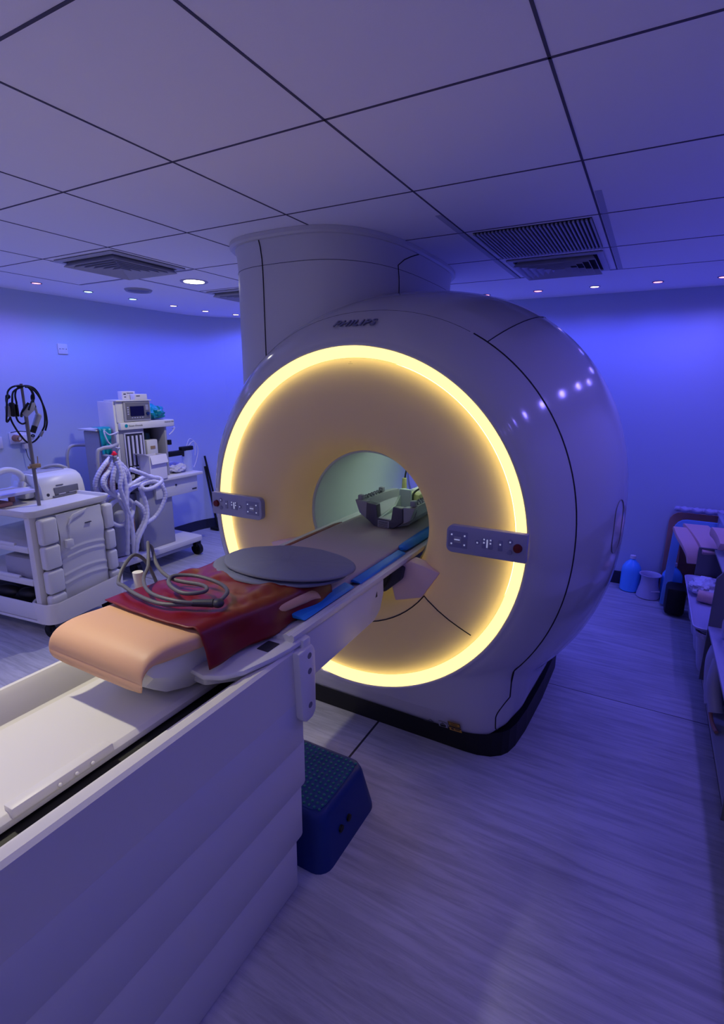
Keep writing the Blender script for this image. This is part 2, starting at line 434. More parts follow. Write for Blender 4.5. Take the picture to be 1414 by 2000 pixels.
def body_r(y, a):
    q = qy(y); rr = .86+(RM-.86)*q; n = 2+(NN-2)*q
    c, s = abs(math.cos(a)), abs(math.sin(a)); kz = 1+(KZ-1)*q
    rb = (((c/rr)**n+(s/(rr*kz))**n))**(-1/n)
    if math.sin(a) < 0:
        w, d = wy(y), by(y); e = 16
        rp = ((c/w)**e+(s/d)**e)**(-1/e)
        k = .035; h = max(0, min(1, .5+.5*(rp-rb)/k)) if k else 0
        rb = rb+(rp-rb)*h+k*h*(1-h)*.5
    return rb
def bpt(y, a, d=0.):
    rr = body_r(y, a)+d; return V((rr*math.cos(a), y, ZC+rr*math.sin(a)))
mri = thing('mri_scanner', 'large white ring-shaped MRI scanner with a glowing yellow rim and open bore', 'MRI scanner', (0, .8, 0), world=True)
b = MB()
NA = 420
yl = [0, .003, .008, .015, .025, .037, .05, .065, .08, .1, .12, .145, .17, .2, .24, .29, .35, .42, .5, .6, .7, .8, .9, 1.0, 1.1, 1.2, 1.3, 1.38, 1.45, 1.5, 1.55, 1.6, 1.63, 1.648]
rings = [[V((.838*math.cos(2*PI*k/NA), .03, ZC+.838*math.sin(2*PI*k/NA))) for k in range(NA)],
         [V((.838*math.cos(2*PI*k/NA), -.006, ZC+.838*math.sin(2*PI*k/NA))) for k in range(NA)],
         [V((.845*math.cos(2*PI*k/NA), -.010, ZC+.845*math.sin(2*PI*k/NA))) for k in range(NA)],
         [V((.853*math.cos(2*PI*k/NA), -.007, ZC+.853*math.sin(2*PI*k/NA))) for k in range(NA)]]
rings += [[bpt(y, 2*PI*k/NA) for k in range(NA)] for y in yl]
rings.append([V((.42*math.cos(2*PI*k/NA), 1.66, ZC+.42*math.sin(2*PI*k/NA))) for k in range(NA)])
b.ring_loft(rings, cap0=False, cap1=False); b.build('outer_cover', M['gloss'], mri, angle=1.2)
# plinth
pl = [(.60, .13), (.66, .135), (.72, .155), (.765, .19), (.79, .23), (.81, .30), (.83, .45), (.855, .8), (.865, 1.2), (.82, 1.45)]
poly = [(-.62, .13)]+[(x, y) for x, y in pl]+[(-x, y) for x, y in pl[::-1]][:-1]
b = MB(); b.prism(poly, 0, .135); b.build('plinth', M['plinth'], mri, smooth=False)
# light ring (emissive cone facing inward and forward)
b = MB(); b.lathe([(.787, .026), (.800, .020), (.837, -.004)], (0, 0, ZC), 'Y', 160); b.build('light_ring', M['ring'], mri)
# front face dish
prof = [(.786, .026), (.784, .021), (.76, .013), (.73, .003), (.69, -.009), (.64, -.020), (.58, -.025), (.51, -.019), (.455, -.002), (.42, .022), (.39, .06), (.366, .11), (.352, .16), (.346, .2)]
b = MB(); b.lathe(prof, (0, 0, ZC), 'Y', 160); b.build('front_cover', M['face'], mri, label='beige dished front cover around the bore', angle=1.2)
b = MB(); b.lathe([(.352, .188), (.346, .183), (.339, .186), (.336, .196), (.343, .21), (.343, 1.42), (.37, 1.52), (.44, 1.62), (.5, 1.655)], (0, 0, ZC), 'Y', 120); b.build('bore_liner', M['liner'], mri)
b = MB(); b.lathe([(.778+.006*math.cos(a), .050+.006*math.sin(a)) for a in [2*PI*k/8 for k in range(9)]], (0, 0, ZC), 'Y', 160); b.build('led_strip', M['led_ring'], mri)
b = MB(); b.lathe([(.353, .2), (.40, .2), (.55, .16), (.832, .12), (.834, .03)], (0, 0, ZC), 'Y', 120); b.build('light_baffle', M['dgrey'], mri)  # unseen dark baffle, added to confine the strip's glow
b = MB(); b.box((-.02, .55, ZC+.330), (.02, 1.25, ZC+.340), .003); bl = b.build('bore_lamp', mat('bore_glow', (1, 1, 1), .5, emit=(.80, 1., .85), es=10.), mri, label='long white lamp strip inside the bore roof')
# seams
def seam(pts, r=.0045, closed=False, n=6): return MB().tube(pts, r, n=n, closed=closed, smooth=0).build('seam', M['seam'], mri)
seam([bpt(.175, math.radians(a), -.001) for a in range(-45, 62, 3)]); seam([bpt(.175, math.radians(a), -.001) for a in range(61, 230, 3)], .0018)
seam([bpt(y, math.radians(56), -.001) for y in [.18+.06*k for k in range(17)]], .003)
def fp(r_, a, d=.0):   # a point on the dished face
    for (r1, y1), (r2_, y2) in zip(prof, prof[1:]):
        if r1 >= r_ >= r2_: y = y1+(y2-y1)*(r1-r_)/(r1-r2_); break
    return V((r_*math.cos(a), y-d, ZC+r_*math.sin(a)))
seam([fp(.487, math.radians(a)) for a in range(-145, -34, 5)]+[fp(.487, math.radians(-34.6))], .003)
for sgn in (1, -1): seam([fp(.487+.03*k, -PI/2+sgn*math.radians(55.4)) for k in range(10)], .003)
# fairing beneath the bore that carries the table
b = MB()
for s in (-1, 1):
    pts = [(.33*s, 1.02), (.43*s, 1.0), (.475*s, .985), (.39*s, .85), (.26*s, .81), (.22*s, .95)]
    b.prism(pts if s > 0 else pts[::-1], -.024, .05, 'Y', .006); b.build('bore_fairing', mat('fairing_lit_beige', (.90, .77, .72), .6), mri); b = MB()  # lighter beige: the front cover's transmitted glow is painted into this colour

b = MB(); b.prism([(-.29, .99), (.31, .99), (.30, .93), (.22, .855), (.08, .82), (-.08, .82), (-.22, .855), (-.29, .93)], -.055, .1, 'Y', .01); b.build('docking_bracket', M['dgrey'], mri)
b = MB(); b.tube([(.16, -.06, .87), (.21, -.065, .88), (.24, -.065, .92), (.25, -.06, .96)], .009); b.build('docking_latch', M['black'], mri)
# control panels with buttons
for s in (-1, 1):
    x0, x1 = (-.842, -.497) if s < 0 else (.512, .848)
    zc = 1.168; hh = .06
    poly = rrect(x0, x1, zc-hh, zc+hh, .028)
    if s < 0: poly = [(x if x > (x0+x1)/2 else x0, z if x > (x0+x1)/2 else (zc+hh if z > zc else zc-hh)) for x, z in poly]
    else: poly = [(x if x < (x0+x1)/2 else x1, z if x < (x0+x1)/2 else (zc+hh if z > zc else zc-hh)) for x, z in poly]
    pp = []
    for p in poly:
        if not pp or (abs(p[0]-pp[-1][0])+abs(p[1]-pp[-1][1])) > 1e-6: pp.append(p)
    b = MB(); b.prism(pp, -.062, -.030, 'Y', .003); cp_ = b.build('control_panel', M['panel'], mri, label='%s control panel with small keys' % ('left' if s < 0 else 'right'))
    o = x0 if s < 0 else x1; d = -s
    def X(k): return o+d*k
    b = MB(); b.lathe([(.0005, -.076), (.016, -.074), (.018, -.064), (.019, -.061)], (X(.035), 0, zc), 'Y', 24); b.build('stop_button', M['red_btn'], cp_, label='dark red round stop button')
    b = MB()
    for k, dz in ((.066, .022), (.066, -.022)): b.lathe([(.0005, -.0655), (.010, -.065), (.011, -.062)], (X(k), 0, zc+dz), 'Y', 16)
    for k in (.105, .145, .172): b.box((X(k)-.009, -.0645, zc-.022), (X(k)+.009, -.061, zc+.022), .003)
    b.lathe([(.0005, -.0655), (.009, -.065), (.010, -.062)], (X(.2), 0, zc), 'Y', 16)
    b.box((X(.285)-.042, -.0635, zc-.036), (X(.285)+.042, -.061, zc+.036), .004)
    b.build('keypad', mat('key_grey', (.50, .50, .60), .4), cp_)
    b = MB(); b.box((X(.285)-.016, -.0665, zc-.014), (X(.285)+.016, -.062, zc+.014), .003); b.build('table_dial', M['lgrey'], cp_)
    b = MB()
    b.box((X(.159)-.0025, -.0655, zc-.016), (X(.159)+.0025, -.0615, zc+.018))
    for k, dz in ((.145, .004), (.145, .018), (.172, .004), (.172, .018), (.2, .0), (.255, .02), (.255, -.02), (.312, .02), (.312, -.02), (.105, .006), (.066, .022)):
        b.box((X(k)-.003, -.0662, zc+dz-.003), (X(k)+.003, -.0615, zc+dz+.003))
    b.box((X(.285)-.014, -.0678, zc-.002), (X(.285)+.010, -.066, zc+.002))
    b.build('indicator_lights', M['led'], cp_)
# logo
n_ = V((0, -.86, .5)).normalized()
lr = body_r(.062, PI/2)
_u = (bpt(.078, PI/2)-bpt(.048, PI/2)).normalized(); _n = V((1, 0, 0)).cross(_u)
Ml = face_M(bpt(.062, PI/2)+V((-.012, 0, 0))+_n*.005, (1, 0, 0), _u)
text_mesh('PHILIPS', .062, .003, Ml, 'logo', mat('logo_grey', (.46, .46, .56), .35), mri, .18, 'brand name in slanted grey capitals', bold=.0006)
text_mesh('.::.', .02, .0005, face_M((0.004, .004-.008, 1.900), (1, 0, 0), (0, .1, 1)), 'top_mark', M['seam'], mri)
# warning labels near the foot
def on_ped(x, z):
    a = math.atan2(z-ZC, x); R_ = math.hypot(x, z-ZC)
    lo, hi = 0, .5
    for _ in range(30):
        m_ = (lo+hi)/2
        if body_r(m_, a) < R_: lo = m_
        else: hi = m_
    return hi
_p = bpt(.175, math.radians(-45))
_q = [(.742, .135+.015*k) for k in range(9)]+[(.742+(_p.x-.742)*(k/7)**1.6, .262+(_p.z-.262)*k/7) for k in range(8)]
seam([V((x, on_ped(x, z)-.001, z)) for x, z in _q], .003)
yl_ = on_ped(.565, .190)
sl = (on_ped(.56, .205)-on_ped(.56, .175))/.03; sx = (on_ped(.60, .175)-on_ped(.52, .175))/.08
Mw = face_M((.565, yl_-.007, .190), (1, sx, 0), (0, sl, 1))
w = MB(); w.box((-.030, .008, 0), (.030, .042, .002), M=Mw); w.box((-.030, -.042, 0), (.030, -.002, .002), M=Mw); lab = w.build('warning_label', M['yellow'], mri, smooth=False)
w = MB()
for lo, hi in (((-.030, .039, .001), (.030, .042, .003)), ((-.030, .008, .001), (.030, .011, .003)), ((-.030, .008, .001), (-.027, .042, .003)), ((.027, .008, .001), (.030, .042, .003)), ((-.030, -.010, .001), (.030, -.002, .003)), ((.0, -.020, .001), (.024, -.017, .003)), ((.0, -.028, .001), (.022, -.025, .003)), ((-.018, .028, .001), (.018, .030, .003)), ((-.018, .020, .001), (.014, .022, .003))): w.box(lo, hi, M=Mw)
w.lathe([(.0005, .003), (.007, .003), (.007, .001)], (-.014, -.024, 0), 'Z', 12, M=Mw)
w.build('label_print', M['black'], lab, smooth=False)
yt_ = on_ped(.502, .178)
Mt = face_M((.502, yt_-.006, .178), (1, sx, 0), (0, sl, 1))
w = MB(); w.box((-.022, -.026, 0), (.022, .022, .0015), M=Mt); lab = w.build('warning_label', M['lgrey'], mri, smooth=False)
w = MB()
tri = [(-.014, -.004), (.014, -.004), (0, .019)]
for a_, c_ in zip(tri, tri[1:]+tri[:1]): w.cyl((*a_, .002), (*c_, .002), .0014, n=6, M=Mt)
w.box((-.001, .0, .001), (.001, .010, .003), M=Mt); w.box((-.015, -.012, .001), (.015, -.009, .003), M=Mt); w.box((-.015, -.019, .001), (.012, -.016, .003), M=Mt)
w.build('label_print', M['black'], lab, smooth=False)
yt_ = on_ped(.435, .168); Mt = face_M((.435, yt_-.005, .168), (1, sx, 0), (0, sl, 1))
w = MB()
for a_, c_ in zip(tri, tri[1:]+tri[:1]): w.cyl((*a_, .001), (*c_, .001), .0009, n=6, M=Mt)
w.lathe([(.0005, .002), (.004, .002), (.004, .0)], (-.034, -.006, 0), 'Z', 10, M=Mt); w.box((-.034, -.012, 0), (.012, -.010, .002), M=Mt)
w.build('etched_symbol', M['dgrey'], mri, smooth=False)
# service hatch on the right flank
def side_pt(y, z, d=0):
    a = math.asin(max(-1, min(1, (z-ZC)/1.12))); p = bpt(y, a, d); return p
hp = []
for k in range(28):
    a = 2*PI*k/28; cx_, cz_ = .075*math.cos(a), .075*math.sin(a)
    hp.append(side_pt(.62+cx_, 1.14+cz_+(.055 if math.sin(a) > 0 else -.055), .001))
b = MB(); b.tube(hp, .0022, closed=True, smooth=0); b.build('service_hatch', M['grey'], mri)

# ceiling shroud above the magnet
sh = thing('column_shroud', 'tall smooth off-white column shroud between the scanner top and the ceiling', 'shroud', (-.52, 1.0, 1.6), world=True)
def plan(hx, hy, n=3.0, cx=-.60, cy=1.10, N=72):
    out = []
    for k in range(N):
        a = 2*PI*k/N; c, s = math.cos(a), math.sin(a)
        out.append((cx+hx*math.copysign(abs(c)**(2/n), c), cy+hy*math.copysign(abs(s)**(2/n), s)))
    return out
lv = [(1.60, .53, .82), (2.2, .53, .82), (2.36, .53, .82), (2.44, .522, .825), (2.50, .52, .835), (2.545, .525, .85), (H-.002, .535, .86)]
rings = [[V((x, y, z)) for x, y in plan(hx, hy)] for z, hx, hy in lv]
b = MB(); b.ring_loft(rings); b.build('shroud_body', M['shroud'], sh, angle=1.2)
b = MB(); b.ring_loft([[V((x, y, z)) for x, y in plan(hx, hy)] for z, hx, hy in ((H-.03, .535, .87), (H-.02, .545, .88), (H-.001, .545, .88))]); b.build('ceiling_flange', M['shroud'], sh)
def shp(z, idx, d=.001):
    for (z1, a1, c1), (z2, a2, c2) in zip(lv, lv[1:]):
        if z1 <= z <= z2:
            t_ = (z-z1)/(z2-z1); x, y = plan(a1+(a2-a1)*t_+d, c1+(c2-c1)*t_+d)[idx % 72]; return V((x, y, z))
b = MB(); b.tube([shp(z, 53) for z in [1.85+.06*k for k in range(12)]+[2.55]], .003, smooth=0); b.build('panel_joint', M['seam'], sh)
b = MB(); b.tube([shp(z, 68) for z in [1.9+.06*k for k in range(9)]]+[shp(2.44, 68), shp(2.48, 69), shp(2.51, 70), shp(2.54, 71)], .003, smooth=0); b.build('panel_joint', M['seam'], sh)
b = MB(); b.tube([shp(2.42, k, .0005) for k in range(36, 76)], .0012, smooth=0); b.build('moulding_line', M['dgrey'], sh)

# ------------------------------------------------------------------ patient table
tb = thing('patient_table', 'long white scanner couch with an open trough running into the bore', 'patient table', (0, -1.5, 0), world=True)
YN = -3.2; YE = -.90
b = MB()   # deck cross-section, swept along y
sec = [(-.297, .80), (-.297, .965), (-.290, .973), (-.278, .973), (-.262, .958), (-.236, .895), (-.215, .884), (-.19, .884), (-.19, .80)]
b.prism(sec, YN, YE, 'Y'); 
sec = [(.175, .80), (.175, .896), (.205, .900), (.214, .925), (.235, .935), (.242, .958), (.27, .965), (.278, .985), (.31, .99), (.320, .982), (.320, .80)]
b.prism(sec, YN, YE, 'Y'); b.build('deck_rails', M['cream'], tb, angle=.5)
b = MB(); b.box((-.2, YN, .84), (.18, YE, .888)); b.build('slot_bed', M['black'], tb, smooth=False)
b = MB(); b.prism([(-.183, .893), (-.183, .915), (-.178, .920), (.122, .920), (.136, .910), (.136, .893)], YN+.05, -1.0, 'Y', .002); b.build('sliding_plate', M['cream'], tb, angle=.5)
b = MB(); b.prism([(.105, .918), (.136, .905), (.142, .912), (.138, .934), (.105, .932)], -1.66, -1.42, 'Y', .004)
for k in range(3): b.sphere((.143, -1.56+.04*k, .92), .005)
b.build('end_stop', M['cream'], tb)
b = MB(); b.box((-.297, YN, .625), (.318, YE+.04, .84), .008); b.build('side_cover', M['white'], tb)
b = MB(); b.box((-.290, YN+.02, .44), (.308, YE+.06, .63), .012); b.build('lift_cover', M['white'], tb)
b = MB(); b.box((-.280, YN+.04, .22), (.298, YE+.05, .445), .012); b.build('lift_cover', M['white'], tb)
b = MB(); b.box((-.27, YN+.06, 0), (.285, YE+.03, .225), .012); b.build('base', M['white'], tb)
# end bracket on the side of the couch
b = MB(); b.prism([(-.915, .985), (-.835, .985), (-.822, .96), (-.822, .74), (-.84, .72), (-.88, .72), (-.90, .74)], (.285), .345, 'X', .008); bk = b.build('end_bracket', M['white'], tb)
b = MB()
b.free() if hasattr(b, 'free') else None
for z in (.955, .90, .775): MB().lathe([(.0005, .3462), (.010, .3462), (.012, .344)], (0, -.858, z), 'X', 12).build('bracket_screw', M['grey'], bk)
# arm under the table top toward the magnet
b = MB(); b.prism([(YE+.02, 1.0), (-.2, 1.0), (-.195, .92), (-.225, .85), (-.28, .82), (YE+.02, .80)], -.275, .285, 'X', .008); am = b.build('support_arm', M['white'], tb)
MB().prism([(-.278, .925), (-.262, .925), (-.266, .948)], .284, .2862, 'X').build('arm_mark', M['seam'], am, smooth=False)
# table top running through the bore
b = MB()
for s in (-1, 1):
    pts = [(.20*s, .985), (.285*s, .985), (.308*s, 1.005), (.316*s, 1.02), (.316*s, 1.032), (.306*s, 1.036), (.298*s, 1.030), (.286*s, 1.034), (.272*s, 1.028), (.24*s, 1.02), (.20*s, 1.02)]
    b.prism(pts if s > 0 else pts[::-1], -.90, 1.5, 'Y')
b.box((-.21, -.90, .975), (.21, 1.5, 1.012)); b.build('table_top', M['white'], tb, angle=.5)

# leg support trolley
lt = thing('leg_support', 'white moulded leg support resting on the couch with a peach vinyl cushion', 'leg support', (0, -1.0, .94), world=True)
def cush(u_, v_):
    pass
def ctop(y):  # centre height, half-width by y
    t = (y+1.35)/.70; return 1.130-.038*max(0, t), .197+.06*max(0, t)**1.3
b = MB(); rings = []
prfY = [(-1.345, -.082), (-1.352, -.060), (-1.350, -.038), (-1.338, -.018), (-1.315, -.004), (-1.28, .002), (-1.24, .002)] + [(-1.2+.05*k, 0) for k in range(11)] + [(-.665, -.006), (-.65, -.02), (-.645, -.035)]
for y, dz in prfY:
    zt, hw = ctop(max(y, -1.35)); zt += dz; cx = -.02+.02*max(0, (y+1.35)/.7)
    th = .028 if y > -1.3 else .016
    ring = []
    for (fx, fz) in ((-1.0, -.6), (-1.005, -.1), (-.985, .35), (-.94, .7), (-.88, .86), (-.7, .88), (-.35, .88), (0, .87), (.35, .88), (.7, .88), (.88, .86), (.94, .7), (.985, .35), (1.005, -.1), (1.0, -.6), (.95, -1), (0, -1), (-.95, -1)):
        ring.append(V((cx+fx*hw, y, zt+fz*th-th*.5)))
    rings.append(ring)
b.ring_loft(rings); o = b.build('cushion', M['peach'], lt, angle=1.0); subsurf(o, 1)
# white shell under the cushion
b = MB(); rings = []
for y, zb, hw in ((-1.315, 1.045, .165), (-1.30, 1.01, .172), (-1.24, .96, .175), (-1.15, .925, .165), (-1.0, .92, .165), (-.7, .99, .22)):
    zt, _h = ctop(y); zt -= .030
    cx = -.015
    rings.append([V((cx+x*hw, y, z)) for x, z in ((-1.03, zt), (-1.0, (zt+zb)/2), (-.8, zb+.01), (-.5, zb), (.5, zb), (.8, zb+.01), (1.0, (zt+zb)/2), (1.03, zt))])
b.ring_loft(rings); b.build('shell', M['white'], lt)
# side wing plate
wing = [(.10, -1.16), (.20, -1.175), (.25, -1.15), (.285, -1.10), (.312, -1.0), (.322, -.93), (.326, -.83), (.12, -.80)]
b = MB(); b.prism(wing, .992, 1.010, 'Z', .006); b.prism([(.245, -.875), (.335, -.875), (.335, -.835), (.245, -.835)], .955, 1.012, 'Z', .006)
b.prism([(.12, -1.14), (.17, -1.14), (.26, -1.05), (.26, -.85), (.12, -.85)], .945, .99, 'Z', .008)
b.build('side_wing', M['white'], lt, angle=.5)
b = MB(); b.box((.235, -.985, 1.005), (.28, -.925, 1.0125), .003); b.box((.235, -.90, 1.005), (.275, -.862, 1.0125), .003); b.build('release_recess', M['dgrey'], lt)
b = MB(); b.cyl((.242, -.882, 1.013), (.268, -.882, 1.013), .009); b.build('release_catch', M['lgrey'], lt)
b = MB(); b.box((-.32, -1.02, .98), (-.285, -.93, 1.07), .01); b.cyl((-.30, -.975, 1.06), (-.30, -.975, 1.16), .012, .018); b.build('side_handle', M['cream'], lt)

# red vinyl sheet
def red_top(u_, v_):
    y = -1.165+v_*.60
    zt, hw = ctop(max(y, -1.3)); cx = .0
    x0 = -.215-.02*v_; xe = .175+.05*v_
    drop = .095-.02*v_
    L1 = xe-x0; Ltot = L1+drop+.03
    s = u_*Ltot
    e = min(1, max(0, (y+.68)/.06)); zt = zt+.004-max(0, v_-.85)*.12
    wr = (nz(u_*4+v_*3, v_*5-u_*3, 3.1)*.011+nz(u_*11+v_*6, v_*10, 1.7)*.005)*(.25+1.3*min(1, v_*1.6))
    dip = -.008*(1-((s/L1-.5)*2)**2) if s < L1 else 0
    ny = -.012*math.sin(PI*u_)*(1-v_)
    if s < L1-.02: return V((x0+s, y+ny, zt+dip*.3+max(wr, -.004)+.019))
    k = min(1, (s-(L1-.02))/.05); a = k*PI/2
    rr = .022
    x = xe-.02+rr*math.sin(a)+.012*k; z = zt+.015-rr*(1-math.cos(a))
    rest = s-(L1-.02)-.05
    if rest > 0: z -= rest*.93; x += rest*.25+.008*math.sin(v_*16+1)*min(1, rest/.04)
    return V((x+.006, y-.08*max(0, rest)*(1-v_), max(z+wr*.4+.004, 1.016)))
b = MB(); b.grid(red_top, 60, 60); o = b.build('red_sheet', M['red'], angle=3.0); solid(o, .003, 1); tag(o, 'glossy dark red vinyl sheet wrinkled over the peach leg cushion', 'vinyl sheet')
b = MB(); b.grid(lambda u_, v_: V((-.265+.05*u_-.01*v_, -.58+.88*v_, 1.037+.016*u_+nz(u_, v_*4)*.003)), 4, 30)
o = b.build('red_strip', M['red'], angle=3.); solid(o, .004, 1); tag(o, 'narrow strip of red vinyl showing along the far edge of the mattress', 'vinyl sheet')
# mattress
b = MB(); b.box((-.228, -.62, 1.022), (.245, 1.45, 1.056), .012, 3)
o = b.build('mattress', M['mattress']); tag(o, 'long thin grey mattress lying on the couch into the bore', 'mattress')
# blue pads
b = MB(); b.prism([(.235, 1.036), (.252, 1.050), (.285, 1.044), (.292, 1.036)], -.42, .02, 'Y', .004)
o = b.build('blue_pad', M['blue']); tag(o, 'thin blue vinyl pad tucked under the right mattress edge beside the grey oval pads', 'pad')
b = MB()
rings = [[V((.262+.030*s*math.cos(a), y, 1.052+.022*s*math.sin(a)*(1+.2*math.sin(a*2)))) for a in [2*PI*k/16 for k in range(16)]] for y, s in ((.03, .3), (.05, .85), (.12, 1), (.3, 1.05), (.55, 1.), (.6, .4))]
b.ring_loft(rings); o = b.build('blue_bolster', M['blue']); tag(o, 'rolled blue vinyl bolster at the bore opening', 'bolster')
b = MB(); b.prism([(.21, 1.036), (.235, 1.052), (.272, 1.046), (.288, 1.038)], -.80, -.46, 'Y', .003)
o = b.build('blue_pad', M['blue']); tag(o, 'blue vinyl pad edge showing between the peach cushion and the couch rail', 'pad')
# grey oval pads
def oval(cx, cy, z, ax, ay, rot, th, label):
    b = MB(); N = 56; rings = []
    for k, (s, h) in enumerate([(.97, 0), (.995, .2), (1.0, .5), (.995, .8), (.97, .98), (.9, 1.06), (.6, 1.25), (.3, 1.3), (.02, 1.3)]):
        rg = []
        for j in range(N):
            a = 2*PI*j/N; x, y = ax*s*math.cos(a), ay*s*math.sin(a)
            w_ = nz(x*7, y*7, z*5)*.005*(1 if h > .9 else .4)
            pr = nz(math.cos(a)*9, math.sin(a)*9, 2)*.003*(h > .9)
            rg.append(V((cx+x*math.cos(rot)-y*math.sin(rot), cy+x*math.sin(rot)+y*math.cos(rot), z+h*th+w_+pr)))
        rings.append(rg)
    b.ring_loft(rings); o = b.build('oval_pad', M['pad'], angle=1.2); tag(o, label, 'pad')
    b2 = MB(); b2.tube([V((cx+ax*1.0*math.cos(a)*math.cos(rot)-ay*math.sin(a)*math.sin(rot), cy+ax*math.cos(a)*math.sin(rot)+ay*math.sin(a)*math.cos(rot), z+th*.45)) for a in [2*PI*j/48 for j in range(48)]], .0028, closed=True, smooth=0)
    b2.build('piping', M['grey'], o)
oval(.035, -.605, 1.116, .275, .185, .10, .012, 'lower of the two grey oval pads, on the red sheet')
oval(.065, -.585, 1.133, .268, .178, .12, .013, 'upper of the two grey oval fabric pads stacked before the bore')

# cable on the sheet
cb = thing('coil_cable', 'grey coiled cable with a dark plug lying on the red sheet', 'cable', (.0, -1.05, 1.13), world=True)
z = 1.158
pts = [(-.34, -.80, .72), (-.35, -.83, .95), (-.37, -.87, 1.13), (-.36, -.93, 1.20), (-.33, -1.0, 1.19), (-.29, -1.06, 1.155), (-.22, -1.09, z+.005), (-.13, -1.11, z), (-.02, -1.12, z), (.05, -1.09, z), (.10, -1.055, z)]
pts2 = [(.10, -1.055, z), (.04, -1.10, z+.012), (-.08, -1.10, z+.014), (-.20, -1.03, z+.012), (-.26, -.96, z+.03), (-.34, -.89, z+.08), (-.385, -.86, z+.04)]
pts3 = [(-.385, -.86, z+.04), (-.35, -.87, z+.06), (-.25, -.93, z+.02), (-.13, -.97, z+.006), (0, -.96, z+.006), (.045, -1.0, z+.008), (.0, -1.045, z+.01), (-.09, -1.02, z+.014), (-.13, -.965, z+.016), (-.07, -.92, z+.012), (.03, -.92, z+.006), (.10, -.955, z+.006), (.125, -1.0, z+.004), (.130, -1.025, z+.004)]
b = MB(); b.tube(pts, .0065, n=10); b.tube(pts3, .0065, n=10); b.build('cord', M['cable'], cb)
b = MB(); b.tube(pts2, .006, n=10); b.build('cord', M['cable'], cb)
b = MB(); b.cyl((.072, -1.075, z+.004), (.128, -1.045, z+.004), .011, .013, 12); b.sphere((.140, -1.038, z+.004), .019, .018, .014); b.build('plug', M['dgrey'], cb)

# ------------------------------------------------------------------ head coil in the bore
hc = thing('head_coil', 'grey U-shaped head coil base with a notch, on the mattress in the bore', 'head coil', (.03, .45, 1.056), world=True)
Zb = 1.058
def coil_sec(w, h): return
outl = [(-.135, .135), (-.120, .135), (-.115, .05), (-.075, .012), (-.02, 0), (.08, 0), (.135, .012), (.178, .05), (.19, .125), (.205, .125)]
def shell_ring(sc, y):
    cx = .035
    o_ = [(-.175, .13), (-.165, .07), (-.125, .022), (-.06, .002), (.06, .002), (.125, .022), (.165, .07), (.175, .13)]
    i_ = [(.135, .13), (.125, .085), (.085, .048), (.04, .036), (-.04, .036), (-.085, .048), (-.125, .085), (-.135, .13)]
    return [V((cx+x*sc, y, Zb+z_)) for x, z_ in o_+i_]
b = MB(); b.ring_loft([shell_ring(1., .34), shell_ring(1., .56), shell_ring(.93, .66), shell_ring(.8, .72)]); b.build('cradle', M['coil'], hc, angle=.5)
cx = .035
def plate(poly, y0, y1, name, m, bev=.003, par=hc): return MB().prism([(cx+x, Zb+z_) for x, z_ in poly], y0, y1, 'Y', bev).build(name, M[m], par, angle=.5)
plate([(-.105, .128), (-.045, .122), (-.038, .05), (.042, .045), (.052, .122), (.108, .118), (.112, .045), (.06, .004), (-.06, .004), (-.108, .04)], .295, .345, 'end_plate', 'coild', .006)
plate([(-.178, .135), (-.106, .132), (-.108, .035), (-.15, .065)], .30, .345, 'side_cheek', 'coil')
plate([(.178, .128), (.110, .122), (.113, .035), (.15, .055)], .30, .345, 'side_cheek', 'coil')
b = MB(); b.box((cx-.036, .30, Zb+.03), (cx+.042, .68, Zb+.052), .006); b.box((cx-.034, .56, Zb+.04), (cx+.040, .58, Zb+.165), .006)
b.prism([(.30, Zb+.05), (.62, Zb+.05), (.66, Zb+.15), (.60, Zb+.16), (.50, Zb+.08), (.36, Zb+.06)], cx-.036, cx-.022, 'X', .003); b.build('neck_rest', M['liner'], hc)
text = MB()
for k in range(5): text.box((cx-.030, .2935, Zb+.006+.0065*k), (cx+.026, .2955, Zb+.009+.0065*k))
text.build('rating_text', M['dgrey'], hc, smooth=False)
b = MB(); b.box((cx-.034, .2942, Zb+.002), (cx+.032, .296, Zb+.040)); b.build('rating_plate', M['lgrey'], hc, smooth=False)
for s in (-1, 1):
    for y in (.33, .58): MB().box((cx+s*.155-.014, y-.016, Zb+.13), (cx+s*.155+.014, y+.016, Zb+.16), .005).build('latch_block', M['coil'], hc)
    b = MB()
    for k in range(6):
        y = .37+.034*k; b.tube([(cx+s*.165, y, Zb+.132), (cx+s*.15, y+.008, Zb+.150), (cx+s*.14, y+.016, Zb+.134)], .004, n=6)
    b.cyl((cx+s*.155, .35, Zb+.140), (cx+s*.155, .57, Zb+.140), .004); b.build('contact_clips', M['steel'], hc)
t = thing('coil_connector', 'pale connector block and plug with black leads behind the head coil', 'connector', (.05, .9, 1.06), world=True)
b = MB(); b.box((-.08, .80, 1.058), (.18, 1.16, 1.13), .02); b.box((-.05, .84, 1.13), (.15, 1.05, 1.17), .015); b.build('block', M['cream'], t)
b = MB(); b.cyl((-.10, .86, 1.06), (-.10, .86, 1.23), .02, .014); b.build('plug', M['cell'], t)
b = MB(); b.box((-.02, .70, 1.09), (.07, .80, 1.17), .02); b.build('foam_insert', M['cell'], t)
b = MB(); b.tube([(-.10, .86, 1.21), (-.09, .90, 1.30), (-.01, 1.0, 1.34), (.08, 1.1, 1.33), (.16, 1.2, 1.25)], .006); b.tube([(.06, .66, 1.09), (.03, .70, 1.17), (.09, .78, 1.21), (.18, .86, 1.19), (.22, .95, 1.12)], .006); b.tube([(.0, 1.05, 1.12), (.01, 1.1, 1.25), (-.01, 1.12, 1.33)], .004); b.build('lead', M['black'], t)

